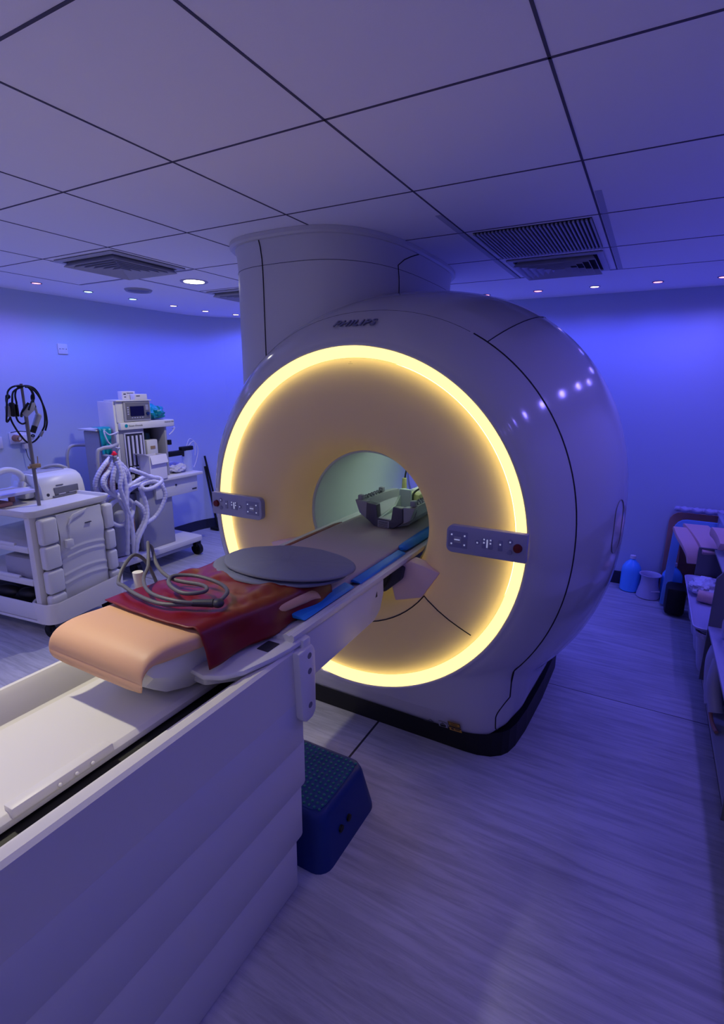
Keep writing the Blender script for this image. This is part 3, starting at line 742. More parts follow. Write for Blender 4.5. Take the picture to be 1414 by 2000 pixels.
# ------------------------------------------------------------------ step stool
st = thing('step_stool', 'blue plastic step stool with a dotted anti-slip top beside the couch', 'step stool', (.12, -.60, 0), world=True)
b = MB(); rings = []
for z_, e in ((0, .045), (.02, .043), (.19, .012), (.212, .004), (.22, -.006)):
    rings.append([V((x, y, z_)) for x, y in rrect(-.05-e, .31+e, -.76-e, -.42+e, .06)])
b.ring_loft(rings); b.build('body', M['stepb'], st)
b = MB(); b.prism(rrect(-.035, .295, -.745, -.435, .05), .2195, .222); b.build('tread', mat('tread_blue', (.04, .22, .42), .7), st)
b = MB()
for i in range(14):
    for j in range(13):
        b.lathe([(.0005, .2265), (.005, .2255), (.0065, .222)], (-.02+.0235*i, -.73+.0235*j, 0), 'Z', 8)
o = b.build('grip_dots', M['dots'], st); o['kind'] = 'stuff'
b = MB()
for y in (-.66, -.60): b.lathe([(.0005, .346), (.014, .346), (.014, .32)], (0, y, .10), 'X', 14)
b.build('hand_hole', M['black'], st)


# ------------------------------------------------------------------ equipment cart at the left
ct = thing('equipment_cart', 'white plastic equipment cart with tilt-out bins on its end panel', 'cart', (-2.39, .09, 0), .12)
D = -.92
b = MB(); rings = []
for z, e in ((.905, -.02), (.915, 0), (.955, .012), (.962, .010), (.958, .0), (.938, -.012), (.936, -.03)):
    rings.append([V((x, y, z)) for x, y in rrect(D-e, .012+e, -.33-e, .33+e, .06)])
b.ring_loft(rings); b.build('top_tray', M['cream'], ct)
for x in (D+.02, -.075):
    for y in (-.318, .26): MB().box((x, y, .14), (x+.058, y+.058, .92), .012).build('frame_post', M['cream'], ct)
MB().box((D+.03, .24, .16), (-.06, .255, .92), .004).build('back_panel', M['cream'], ct)
for z in (.66, .42):
    b = MB(); b.box((D+.03, -.30, z), (-.05, .26, z+.018), .004)
    b.box((D+.05, -.322, z-.004), (-.07, -.300, z+.042), .006); b.box((D+.25, -.324, z+.03), (-.20, -.300, z+.06), .008)
    b.build('shelf', M['white'], ct)
b = MB(); b.box((D+.02, -.325, .135), (-.02, .30, .155), .005); b.box((D+.06, -.326, .16), (-.08, -.31, .285), .008); b.build('bottom_tub', M['white'], ct)
b = MB(); b.box((D+.1, -.25, .20), (-.3, .2, .30), .04); b.sphere((-.3, -.2, .28), .10, .06, .05); b.sphere((-.5, -.22, .28), .12, .06, .05)
o = b.build('dark_bags', M['black']); o.location = ct.location; o.rotation_euler = ct.rotation_euler; tag(o, 'dark bags heaped in the bottom tub of the white cart', 'bags')
b = MB(); b.box((-.40, -.28, .441), (-.12, .1, .60), .02); o = b.build('storage_box', M['lgrey']); o.location = ct.location; o.rotation_euler = ct.rotation_euler; tag(o, 'pale plastic box on the middle shelf of the white cart', 'box')
# end panel: centre cover, two stacks of tilt bins, bumper
b = MB(); rings = []
for y, zt in ((-.13, .0), (-.12, .012), (-.05, .022), (.05, .026), (.15, .022), (.21, .012), (.22, 0)):
    pass
def centre(u_, v_):
    y = -.145+.375*v_; z = .20+.70*u_
    bl = .018*(1-((v_-.5)*2)**2)+.014*math.exp(-((u_-.78)/.12)**2)
    rib = 0
    for c in (.30, .39, .56, .63): rib += .007*math.exp(-(((u_-c+.04*((v_-.5)*2)**2)-0)/.012)**2)
    return V((.016+bl+rib, y, z))
b = MB(); b.grid(centre, 90, 24)
b.box((-.03, -.145, .20), (.017, .23, .90)); b.build('centre_panel', M['white'], ct, angle=1.2)
for y0, y1, zs in ((-.285, -.155, ((.71, .895), (.53, .70), (.35, .52), (.2, .34))), (.24, .325, ((.70, .895), (.53, .69), (.36, .52), (.2, .35)))):
    for z0_, z1_ in zs:
        b = MB(); b.box((-.02, y0, z0_), (.045, y1, z1_), .022, 4); b.build('tilt_bin', M['white'], ct)
b = MB(); b.prism([(-.03, .885), (.09, .905), (.06, .875), (-.04, .845), (-.065, .82), (-.07, .70), (-.085, .70), (-.082, .82), (-.06, .86)][::-1], .03, .046, 'X', .006)
b.box((.03, -.125, .655), (.065, -.065, .715), .01); b.build('cup_holder', M['white'], ct)
b = MB()
out = rrect(-.18, .075, -.325, .345, .09, 8)
rings = []
for z, e in ((.135, -.03), (.14, 0), (.285, .008), (.295, .004), (.290, -.006), (.16, -.012)):
    rings.append([V((x, y, z+(.035 if z > .2 else 0)*max(0, (y)/.345))) for x, y in rrect(-.14-e, .075+e, -.325-e, .345+e, .08, 8)])
b.ring_loft(rings, cap1=False); b.build('bumper_trough', M['cream'], ct)
MB().box((.040, .055, .797), (.0555, .105, .802)).build('badge', M['dgrey'], ct, smooth=False)
for x in (-.80, -.06):
    for y in (-.25, .25):
        b = MB(); b.cyl((x, y-.012, .05), (x, y+.012, .05), .05, n=20); b.box((x-.02, y-.022, .05), (x+.02, y+.022, .14), .006); b.build('caster', M['black'], ct)
CM = Matrix.Translation(ct.location) @ Matrix.Rotation(.12, 4, 'Z')
def cw(x, y, z): return tuple(CM @ V((x, y, z)))
# device with a recessed slot
dv = thing('blood_pressure_unit', 'rounded white desktop device with a grey front slot on the cart', 'medical device', (-2.86, .27, .937), .12)
rings = []
for y, s in ((-.19, 0.94), (-.185, 1), (.17, 1), (.18, .95)):
    pr = [(.10, 0), (.085, .10), (.06, .15), (.03, .172), (-.02, .182), (-.10, .185), (-.22, .17), (-.24, .14), (-.24, 0)]
    rings.append([V((x, y, z*s)) for x, z in pr])
b = MB(); b.ring_loft(rings); b.build('housing', M['white'], dv, angle=.9)
b = MB(); b.tube([(-.20, .0, .17), (-.15, .05, .205), (-.10, .12, .21), (-.08, .18, .18)], .014); b.box((-.2, -.16, .165), (-.04, .13, .19), .01); b.build('top_handle', M['lgrey'], dv)
b = MB(); b.prism([(-.09, .012), (.12, .012), (.12, .075), (-.09, .075)], .06, .10, 'X', .003); b.box((.08, -.11, .004), (.112, .14, .016)); b.build('front_slot', M['grey'], dv)
b = MB(); b.box((.09, -.06, .018), (.104, .0, .026)); b.box((.09, .03, .02), (.104, .10, .024)); b.build('slot_keys', M['bin'], dv)
b = MB(); b.lathe([(.0005, .099), (.012, .098), (.012, .09)], (0, -.145, .03), 'X', 16); b.build('port', M['dgrey'], dv)
MB().box((.08, -.065, .088), (.0925, -.005, .093)).build('badge', M['dgrey'], dv, smooth=False)
# stand with the round handle
hd = thing('handled_monitor', 'small white device with a big arched carry handle and side tray, at the left edge', 'medical device', (-2.90, -.07, .937), .12)
b = MB(); b.tube([(0, -.10, .06), (0, -.125, .14), (0, -.07, .215), (0, .03, .235), (0, .115, .19), (0, .14, .10), (0, .14, .05)], .024, n=12); b.build('arch_handle', M['white'], hd)
b = MB(); b.box((-.09, .06, .01), (.10, .145, .10), .02); b.prism([(.08, .10), (.10, .145), (.15, .10), (.15, .06), (.08, .05)], -.06, .06, 'X', .01); b.build('body', M['white'], hd)
b = MB(); b.box((-.05, -.30, .075), (.20, .09, .10), .01); b.build('side_tray', M['bin'], hd)
b = MB(); b.box((.02, -.02, 0), (.05, .02, .08), .008); b.box((-.05, -.28, .0), (.14, -.06, .03), .01); b.build('foot', M['tan'], hd)
# pole with cables
px_, py_ = -2.60, -.02
pol = thing('drip_pole', 'slim grey drip pole rising from the white cart top', 'drip pole', (px_, py_, .937), world=True)
b = MB(); b.cyl((px_, py_, .938), (px_, py_, 1.60), .0125, n=14); b.cyl((px_, py_, 1.59), (px_, py_, 1.66), .014, .009, 12); b.cyl((px_, py_, 1.66), (px_, py_, 1.795), .009, n=12); b.build('pole', M['pole'], pol)
b = MB(); b.box((px_-.018, py_-.018, 1.21), (px_+.018, py_+.045, 1.24), .004); b.build('clamp', M['orange'], pol)
b = MB(); b.cyl((px_, py_+.034, 1.235), (px_, py_+.038, 1.29), .003); b.build('clamp_pin', M['orange'], pol); b = MB(); b.cyl((px_, py_-.036, 1.218), (px_, py_-.018, 1.218), .010); b.build('clamp_screw', M['orange'], pol)
cc = thing('cable_coil', 'loops of black cable with pale plugs hung over the drip pole', 'cable coil', (px_, py_, 1.78), world=True)
CL = {
'big1': [(-.018, 1.779), (.023, 1.78), (.062, 1.766), (.093, 1.733), (.114, 1.687), (.122, 1.632), (.116, 1.571), (.102, 1.51), (.087, 1.474), (.059, 1.426), (.027, 1.395), (-.011, 1.386), (-.044, 1.404), (-.073, 1.446), (-.092, 1.49), (-.105, 1.538), (-.111, 1.576)],
'big2': [(-.013, 1.773), (.021, 1.769), (.058, 1.739), (.088, 1.697), (.103, 1.648), (.107, 1.593), (.101, 1.525), (.083, 1.468)],
'arch1': [(-.018, 1.779), (-.046, 1.781), (-.079, 1.769), (-.105, 1.743), (-.117, 1.718)],
'arch2': [(-.022, 1.773), (-.049, 1.763), (-.08, 1.743), (-.097, 1.72), (-.106, 1.698), (-.117, 1.626), (-.118, 1.582)],
'arch3': [(-.019, 1.775), (-.044, 1.757), (-.063, 1.726), (-.071, 1.697), (-.069, 1.665), (-.071, 1.624), (-.073, 1.58), (-.067, 1.544), (-.05, 1.524), (-.031, 1.53), (-.017, 1.547)],
'left': [(-.117, 1.718), (-.139, 1.684), (-.155, 1.627), (-.163, 1.584), (-.163, 1.55), (-.151, 1.546), (-.131, 1.571)],
'left2': [(-.118, 1.715), (-.13, 1.684), (-.129, 1.655), (-.129, 1.641)],
'right1': [(-.001, 1.775), (.022, 1.757), (.039, 1.727), (.046, 1.694), (.038, 1.686), (.018, 1.668), (0., 1.645), (-.013, 1.616)],
'right2': [(.016, 1.775), (.042, 1.748), (.055, 1.715), (.047, 1.685), (.053, 1.661), (.052, 1.631)],
'lead3': [(0., 1.666), (-.029, 1.628), (-.048, 1.594), (-.057, 1.573)]}
for i, (k, p) in enumerate(CL.items()):
    xo = -2.60+(.016 if i % 2 else -.014)+.004*(i % 3)
    b = MB(); b.tube([(xo+.012*math.sin(j*1.1+i), y, z) for j, (y, z) in enumerate(p)], .0062 if k != 'lead3' else .008, n=8); b.build('cable_loop', M['black'], cc)
b = MB(); b.sphere((-2.60, -.118, 1.71), .012, .016, .016); b.sphere((-2.6, .042, 1.695), .012, .012, .03); b.sphere((-2.60, -.03, 1.779), .02, .03, .010); b.build('cable_tie', M['black'], cc)
b = MB(); b.box((-2.62, -.118, 1.575), (-2.58, -.085, 1.672), .014, 3); b.box((-2.615, -.085, 1.575), (-2.575, -.072, 1.66), .006); b.build('puck', M['black'], cc)
b = MB(); b.box((-2.615, -.146, 1.575), (-2.585, -.118, 1.65), .010); b.build('connector', M['lgrey'], cc)
Mc = face_M((-2.598, .004, 1.620), (0, .72, .69), (0, -.69, .72))
b = MB(); b.prism([(-.058, -.022), (.02, -.028), (.062, -.006), (.062, .01), (.02, .022), (-.058, .020)], -.014, .014, 'Z', .006, M=Mc); b.build('connector', M['lgrey'], cc)
b = MB(); b.tube([(-2.6, .052, 1.635), (-2.6, .056, 1.60), (-2.6, .060, 1.575)], .008); b.cyl((-2.6, .066, 1.575), (-2.6, .030, 1.502), .021, .019, 16); b.sphere((-2.6, .064, 1.572), .021); b.build('lamp_head', M['lgrey'], cc)
b = MB(); b.cyl((-2.6, .030, 1.503), (-2.6, .010, 1.460), .019, .018, 16); b.lathe([(.006, -.006), (.011, -.006), (.011, .006), (.006, .006), (.006, -.006)], (-2.6, .008, 1.437), 'X', 16); b.build('plug', M['black'], cc)
b = MB(); b.cyl((-2.600, .081, 1.463), (-2.600, .060, 1.428), .009, n=10); b.build('sleeve', M['steel'], cc)

# ------------------------------------------------------------------ anaesthesia machine
am_ = thing('anaesthesia_machine', 'tall grey-white anaesthesia workstation on wheels with a screen and worktop by the left wall', 'anaesthesia machine', (-3.1, 1.35, 0), world=True)
A = am_
def bx(lo, hi, m, name, bev=.006, par=A, label=None): return MB().box(lo, hi, bev).build(name, M[m], par, label=label)
b = MB(); b.prism(rrect(-3.42, -2.88, .78, 1.80, .04), .15, .205, 'Z', .008); b.box((-3.0, .80, .135), (-2.885, 1.1, .21), .02); b.build('wheel_base', M['cream'], A)
bx((-2.99, 1.12, .11), (-2.90, 1.66, .145), 'lgrey', 'foot_bar')
bx((-3.40, 1.10, .205), (-2.955, 1.485, .80), 'lgrey', 'cabinet')
bx((-3.38, .80, .205), (-3.0, 1.10, .78), 'grey', 'side_bay')
b = MB(); b.cyl((-3.06, .90, .22), (-3.06, .90, .62), .085, n=24); b.cyl((-3.06, .90, .22), (-3.06, .90, .245), .092, n=24); b.sphere((-3.06, .90, .62), .085, .085, .05); b.build('absorber', M['lgrey'], A)
b = MB(); b.cyl((-3.02, 1.01, .42), (-3.02, 1.01, .58), .05, n=20); b.build('absorber', M['amber'], A)
b = MB(); b.box((-3.42, 1.0, .865), (-2.885, 1.86, .895), .006); b.build('worktop', M['cream'], A)
dr = bx((-3.38, 1.27, .69), (-2.925, 1.81, .862), 'white', 'drawer')
b = MB(); b.lathe([(.0005, -2.918), (.010, -2.918), (.011, -2.926)], (0, 1.52, .80), 'X', 14); b.box((-2.927, 1.73, .715), (-2.922, 1.79, .73)); b.build('drawer_lock', M['dgrey'], dr)
bx((-3.38, .98, .80), (-3.0, 1.27, .868), 'grey', 'under_deck')
# tower
bx((-3.22, .955, .895), (-3.0, .985, 1.64), 'white', 'tower_side'); bx((-3.22, 1.50, .895), (-3.0, 1.525, 1.40), 'lgrey', 'tower_side')
bx((-3.22, .98, .895), (-3.20, 1.51, 1.40), 'dgrey', 'tower_back', .002)
bx((-3.22, .985, 1.385), (-2.965, 1.60, 1.452), 'white', 'header', .008)
bx((-3.20, .985, .985), (-3.0, 1.255, 1.385), 'lgrey', 'flow_block')
b = MB(); b.box((-3.004, 1.045, 1.02), (-2.994, 1.235, 1.345)); b.build('flow_window', M['dgrey'], A, smooth=False)
b = MB()
for k in range(4): b.cyl((-2.988, 1.068+.045*k, 1.05), (-2.988, 1.068+.045*k, 1.325), .011, n=12)
b.build('flow_tubes', M['tubing'], A)
b = MB()
for y in (1.035, 1.235): b.box((-3.0, y-.006, 1.0), (-2.985, y+.006, 1.355), .002)
for z in (1.0, 1.35): b.box((-3.0, 1.03, z-.006), (-2.985, 1.24, z+.006), .002)
for k in range(5): b.cyl((-2.985, 1.06+.037*k, 1.03), (-2.965, 1.06+.037*k, 1.03), .010, n=12)
b.build('flow_frame', M['bin'], A)
b = MB(); b.box((-3.3, 1.03, .90), (-3.02, 1.13, .975), .006); b.build('gauge_block', M['dgrey'], A)
b = MB(); b.lathe([(.0005, -3.005), (.024, -3.005), (.026, -3.02)], (0, 1.09, .945), 'X', 20); b.build('gauge', M['lgrey'], A)
# monitor
mo = bx((-3.12, 1.045, 1.455), (-2.975, 1.335, 1.64), 'lgrey', 'monitor', .008); bx((-3.12, .975, 1.452), (-2.99, 1.05, 1.645), 'white', 'tower_head', .006)
b = MB(); b.box((-3.14, .965, 1.640), (-2.965, 1.345, 1.652), .003); b.build('top_cap', M['white'], mo)
b = MB(); b.box((-2.980, 1.065, 1.475), (-2.970, 1.322, 1.628), .003); b.build('bezel', M['grey'], mo)
b = MB(); b.box((-2.972, 1.105, 1.505), (-2.966, 1.255, 1.595), .001); b.build('screen', M['screen'], mo, smooth=False)
b = MB(); b.lathe([(.0005, -2.950), (.014, -2.952), (.016, -2.972)], (0, 1.292, 1.525), 'X', 20); b.build('dial', M['stepb'], mo)
b = MB()
for k in range(5): b.box((-2.972, 1.115+.028*k, 1.487), (-2.967, 1.128+.028*k, 1.495))
for k in range(4): b.box((-2.972, 1.075, 1.52+.02*k), (-2.967, 1.09, 1.53+.02*k)); b.box((-2.972, 1.275, 1.56+.012*k), (-2.967, 1.305, 1.567+.012*k))
b.build('keys', M['bin'], mo, smooth=False)
text_mesh('Datex-Ohmeda', .022, .0005, face_M((-2.9635, 1.145, 1.418), (0, 1, 0), (0, 0, 1)), 'maker_name', M['dgrey'], A)
text_mesh('Aestiva/5 MRI', .018, .0005, face_M((-2.9635, 1.535, 1.432), (0, 1, 0), (0, 0, 1)), 'model_name', M['dgrey'], A)
b = MB(); b.lathe([(.0005, -2.9625), (.016, -2.9625), (.016, -2.966)], (0, 1.045, 1.422), 'X', 16); b.build('round_badge', M['teal'], A)
# vaporiser in the open bay
b = MB(); b.box((-3.2, 1.30, 1.05), (-3.03, 1.43, 1.265), .010); vp = b.build('vaporiser', M['white'], A)
b = MB(); b.lathe([(.0005, 1.33), (.04, 1.328), (.05, 1.29), (.05, 1.265)], (-3.12, 1.355, 0), 'Z', 20); b.build('vaporiser_dial', mat('green_dial', (.02, .22, .20), .4), vp)
b = MB(); b.box((-3.031, 1.34, 1.175), (-3.026, 1.395, 1.205)); b.build('vaporiser_label', M['orange'], vp, smooth=False)
# left rear part of the machine
bx((-3.30, .84, .79), (-3.08, .955, 1.38), 'lgrey', 'rear_housing', .012)
b = MB(); b.box((-3.31, .80, 1.385), (-3.05, .955, 1.40), .003); b.build('rear_shelf', M['white'], A)
b = MB(); b.tube([(-3.35, .69, 1.024), (-3.35, .691, 1.151), (-3.35, .717, 1.226), (-3.35, .769, 1.249), (-3.3, .86, 1.245)], .014, n=10, smooth=5); b.build('tube_rail', M['lgrey'], A)
b = MB(); b.tube([(-2.86, .64, .86), (-2.86, .655, 1.20), (-2.86, .70, 1.255), (-2.87, .80, 1.262), (-3.0, .96, 1.262)], .016, n=10); b.box((-2.90, .62, .84), (-2.82, .80, .865), .004); b.build('tube_rail', M['lgrey'], A)
b = MB(); b.tube([(-3.0, .98, 1.37), (-2.93, .84, 1.36), (-2.90, .77, 1.40), (-2.90, .80, 1.30), (-2.93, .9, 1.24), (-3.0, .98, 1.23)], .006, n=8); b.build('gas_tube', M['tubing'], A)
b = MB(); b.cyl((-2.90, .74, .88), (-2.90, .74, 1.10), .07, n=24); b.cyl((-2.90, .74, 1.10), (-2.90, .74, 1.12), .075, n=24); b.build('suction_jar', mat('jar_brown', (.52, .40, .45), .3), A)
# wheels
for i, (x, y) in enumerate(((-2.92, 1.735), (-2.95, .98), (-3.35, 1.70), (-3.35, .90))):
    b = MB(); b.cyl((x, y-.022, .065), (x, y+.022, .065), .065, n=28); b.cyl((x, y-.028, .065), (x, y+.028, .065), .028, n=16); b.box((x-.03, y-.034, .09), (x+.03, y+.034, .152), .01); b.build('wheel', M['black'], A)
# arm with suction canister
b = MB(); b.box((-3.06, 1.525, 1.075), (-3.0, 1.72, 1.125), .006); b.box((-3.05, 1.70, 1.115), (-3.0, 1.86, 1.16), .008); b.box((-3.01, 1.525, 1.20), (-2.98, 1.56, 1.25), .004); b.cyl((-3.02, 1.73, 1.06), (-3.02, 1.73, 1.16), .012); b.build('side_arm', M['black'], A)
b = MB(); b.cyl((-3.04, 1.80, .90), (-3.04, 1.80, 1.12), .05, .058, 24, cap=False); b.build('canister', M['clear'], A)
b = MB()
b.tube([(-3.04, 1.82, 1.15), (-3.04, 1.90, 1.20), (-3.04, 1.96, 1.12), (-3.04, 1.93, 1.0), (-3.04, 1.88, .92)], .005); b.tube([(-3.04, 1.80, 1.15), (-3.04, 1.85, 1.23), (-3.04, 1.92, 1.18), (-3.04, 1.91, 1.05)], .004); b.tube([(-3.0, 1.55, 1.30), (-3.0, 1.60, 1.33), (-3.0, 1.63, 1.37), (-3.0, 1.60, 1.36)], .006)
b.build('suction_tube', M['tubing'], A)
# hoses
hs = thing('hose_bundle', 'big tangle of pale corrugated breathing hoses hanging in loops on the machine', 'hoses', (-2.72, .72, 1.19), world=True)
HS = [
[(.716, 1.187), (.64, 1.137), (.579, 1.062), (.555, .981), (.573, .902), (.622, .85), (.699, .853)],
[(.72, 1.178), (.681, 1.098), (.634, 1.02), (.624, .936), (.681, .865), (.779, .864), (.885, .899), (1.005, .925), (1.115, .926), (1.18, .887), (1.165, .861), (1.065, .873)],
[(.73, 1.185), (.774, 1.068), (.78, .953), (.759, .779), (.752, .554), (.739, .317)],
[(.704, 1.163), (.714, 1.05), (.691, .942), (.74, .783), (.787, .592), (.772, .288), (.811, .447), (.925, .606), (.951, .74), (.907, .905)],
[(.748, 1.175), (.853, 1.056), (.889, .935), (.843, .807), (.858, .667), (.812, .54), (.768, .605)],
[(.618, .737), (.627, .656), (.697, .595), (.768, .615), (.83, .66), (.87, .74), (.83, .80), (.744, .818), (.655, .809)],
[(.861, .777), (.916, .711), (.925, .606), (.846, .475), (.795, .395)],
[(.805, 1.081), (.921, 1.029), (1.032, .976), (1.118, .953), (1.126, .924), (1.022, .885), (.936, .882), (.929, .919), (1.028, .94), (1.112, .898), (1.147, .797), (1.112, .689), (1.034, .6), (.921, .569)],
[(.617, .807), (.7, .861), (.834, .899), (.988, .964), (1.097, .966), (1.158, .9)],
[(.709, 1.094), (.609, 1.04), (.582, .977), (.639, .907), (.749, .861), (.803, .976), (.803, 1.063), (.741, 1.115)],
[(.69, 1.12), (.655, 1.02), (.66, .93), (.70, .85), (.76, .70), (.79, .50), (.80, .34)]]
for i, p in enumerate(HS):
    xo = -2.72+.035*((i % 4)-1.5)
    cl = i == 5
    pts = spline([V((xo+.018*math.sin(j*1.3+i*2), y, z)) for j, (y, z) in enumerate(p)], 16, cl)
    n_ = len(pts)
    b = MB()
    b.tube(pts, .019, n=10, closed=cl, smooth=0, taper=None if cl else (lambda t, n_=n_: 1+.07*math.sin(t*n_*1.6)))
    b.build('hose', M['tubing'], hs, angle=2.)
b = MB(); b.cyl((-2.72, .715, 1.15), (-2.72, .715, 1.20), .022, .018, 14); b.build('hose_joint', M['grey'], hs)
b = MB(); b.sphere((-2.72, .716, 1.222), .017, .017, .022); b.box((-2.73, .690, 1.212), (-2.71, .742, 1.222), .003); b.build('hose_cap', M['pink'], hs, label='bright pink hose cap')
# the tube rail's hook carries the hoses
b = MB(); b.box((-2.86, .70, 1.19), (-2.70, .73, 1.205), .004); b.build('hose_hook', M['lgrey'], A)

# things on the machine
def tg(b, name, m, label, cat, group=None, angle=.6): return tag(b.build(name, M[m], None, angle=angle), label, cat, group)
t = thing('cardboard_box', 'white open cardboard box with raised flaps standing on the machine worktop', 'box', (-2.93, 1.27, .896), .12)
b = MB()
w_, d_, h_ = .225, .13, .24
b.box((-d_/2, -w_/2, 0), (d_/2, w_/2, .004)); b.box((d_/2-.003, -w_/2, 0), (d_/2, w_/2, h_)); b.box((-d_/2, -w_/2, 0), (-d_/2+.003, w_/2, h_)); b.box((-d_/2, -w_/2, 0), (d_/2, -w_/2+.003, h_)); b.box((-d_/2, w_/2-.003, 0), (d_/2, w_/2, h_)); b.build('carton', M['card'], t, smooth=False)
b = MB(); b.prism([(d_/2, h_), (d_/2+.02, h_-.08), (d_/2+.023, h_-.08), (d_/2+.003, h_)], -w_/2+.012, w_/2, 'Y'); b.build('box_flap', M['card'], t, smooth=False)
b = MB(); b.prism([(-w_/2, h_), (-w_/2-.055, h_+.025), (-w_/2-.055, h_+.028), (-w_/2, h_+.003)], -d_/2, d_/2, 'X'); b.build('box_flap', M['card'], t, smooth=False)
b = MB()
N = 30
def crumple(c, rx, ry, rz, amp, seed, flat=True):
    b = MB(); rings = []
    for i in range(1, 18):
        th = PI*i/18; rg = []
        for k in range(34):
            a = 2*PI*k/34; d = V((math.sin(th)*math.cos(a), math.sin(th)*math.sin(a), math.cos(th)))
            f_ = 1+amp*noise.noise(d*2.6+V((seed, 0, 0)))+amp*.6*noise.noise(d*6.5+V((0, seed, 0)))
            z_ = d.z*rz*f_
            if flat and z_ < -.55*rz: z_ = -.55*rz
            rg.append(V(c)+V((d.x*rx*f_, d.y*ry*f_, z_)))
        rings.append(rg)
    b.ring_loft(rings); return b
tg(crumple((-3.12, 1.68, .932), .12, .145, .055, .35, 3.), 'plastic_bag', 'bag', 'crumpled clear plastic bag lying on the right end of the machine worktop', 'plastic bag', angle=.4)
tg(crumple((-3.12, 1.46, 1.506), .12, .115, .08, .35, 9.), 'surgical_cloth', 'teal', 'crumpled teal wrapped bundle beside the monitor on the machine top', 'cloth bundle', angle=.5)
b = MB(); b.grid(lambda u_, v_: V((-3.035+.10*max(0, 1-v_*4)*-1+.015*math.sin(u_*14)*v_+.02*v_, .815+.13*u_*(1-.45*v_), 1.415-.31*max(0, v_-.2)*(1-.1*math.sin(u_*5)))), 18, 24)
o = tg(b, 'hanging_cloth', 'teal', 'teal cloth hanging over the left end of the machine', 'cloth', angle=2.); solid(o, .004, 1)
t = thing('glove_box', 'small white printed carton on top of the monitor, the rear one', 'box', (-3.07, 1.16, 1.653))
b = MB(); b.box((-.03, -.07, 0), (.03, .07, .075), .002); b.build('carton', M['card'], t)
b = MB(); b.box((.03, -.055, .045), (.0315, -.03, .055)); b.box((.03, -.05, .02), (.0315, -.03, .028)); b.box((.03, -.02, .055), (.0315, .05, .060)); b.build('print', M['dgrey'], t, smooth=False)
t = thing('glove_box', 'small white carton on top of the monitor, in front and lower', 'box', (-3.015, 1.235, 1.653))
b = MB(); b.box((-.02, -.065, 0), (.045, .07, .05), .002); b.build('carton', M['card'], t)
b = MB(); b.box((.045, -.05, .03), (.0465, -.01, .037)); b.build('print', M['dgrey'], t, smooth=False)

# mop and bucket by the wall
t = thing('mop', 'two black poles leaning on the left wall behind the scanner', 'mop', (-3.50, 2.6, 0), world=True)
b = MB(); b.cyl((-3.42, 2.62, .04), (-3.56, 2.555, .93), .012); b.cyl((-3.42, 2.56, .04), (-3.57, 2.56, .80), .014); b.build('pole', M['black'], t)
b = MB(); b.box((-3.50, 2.50, .005), (-3.36, 2.70, .035), .012); b.build('mop_head', M['black'], t)
b = MB(); b.lathe([(.0005, .004), (.06, .004), (.075, .16), (.078, .20), (.07, .20), (.068, .15), (.06, .02)], (-3.38, 2.80, 0), 'Z', 24)
tg(b, 'bucket', 'black', 'small black tub on the floor behind the poles', 'bucket')

# ------------------------------------------------------------------ wall fittings
t = thing('socket_plate', 'white square blank plate high on the left wall', 'wall plate', (XL, .957, 2.105))
b = MB(); b.box((0, -.046, -.046), (.010, .046, .046), .004); b.build('plate', M['card'], t)
b = MB()
for y in (-.03, .03): b.lathe([(.0005, .0115), (.004, .0115), (.004, .009)], (0, y, 0), 'X', 10)
b.box((.009, -.012, .0), (.011, .012, .003)); b.build('screws', M['dgrey'], t)
t = thing('wall_socket', 'white twin wall socket with plugs and adaptor, behind the cable coil', 'socket', (XL, .465, 1.33))
b = MB(); b.box((0, -.09, -.05), (.012, .09, .05), .004); b.build('plate', M['card'], t)
b = MB(); b.box((.01, -.05, -.04), (.075, .03, .035), .01); b.build('plug', M['card'], t, label='white mains plug')
b = MB(); b.lathe([(.0005, .080), (.022, .078), (.026, .06), (.026, .01)], (0, .06, .0), 'X', 18); b.build('plug', M['lgrey'], t)
b = MB(); b.lathe([(.016, .078), (.028, .074), (.030, .01)], (0, -.045, 0), 'X', 18); b.build('plug_collar', M['wood'], t)
b = MB(); b.box((.01, .0, -.10), (.05, .05, -.05), .008); b.build('adaptor', M['card'], t)
b = MB(); b.tube([(.03, .02, -.1), (.05, .03, -.2), (.12, .10, -.38), (.2, .16, -.5)], .003); b.tube([(.02, -.08, .05), (.06, -.03, .06), (.07, .05, .05)], .004); b.build('lead', M['dgrey'], t)
t = thing('wall_socket', 'white wall socket with a black plug at the left edge of the photo', 'socket', (XL, .27, 1.30))
b = MB(); b.box((0, -.07, -.05), (.012, .045, .05), .004); b.build('plate', M['card'], t)
b = MB(); b.cyl((.01, -.03, 0), (.05, -.03, 0), .022); b.build('plug', M['black'], t)

# ------------------------------------------------------------------ bottles and bowl at the far wall
def bottle(x, y, label):
    t = thing('water_bottle', label, 'bottle', (x, y, 0))
    b = MB(); b.lathe([(.0005, .003), (.072, .003), (.080, .012), (.080, .19), (.074, .225), (.052, .262), (.026, .285), (.020, .295), (.020, .305), (.0005, .305)], n=32); b.build('body', M['liquid'], t)
    b = MB(); b.lathe([(.0005, .330), (.023, .328), (.024, .302), (.0005, .302)], n=20); b.build('cap', M['card'], t)
bottle(1.235, 2.93, 'blue liquid jug-like bottle with a white cap on the floor close to the scanner side')
bottle(1.55, 2.88, 'blue liquid bottle half hidden behind the leaning arched board')
t = thing('plastic_beaker', 'white waisted plastic beaker standing on the floor between the two blue bottles', 'beaker', (1.385, 2.83, 0))
b = MB(); b.lathe([(.0005, .003), (.088, .003), (.093, .010), (.084, .06), (.073, .11), (.068, .15), (.069, .185), (.076, .20), (.085, .205), (.087, .212), (.080, .212), (.070, .20), (.062, .15), (.065, .10), (.07, .02), (.0005, .015)], n=40)
b.build('body', M['bin'], t)
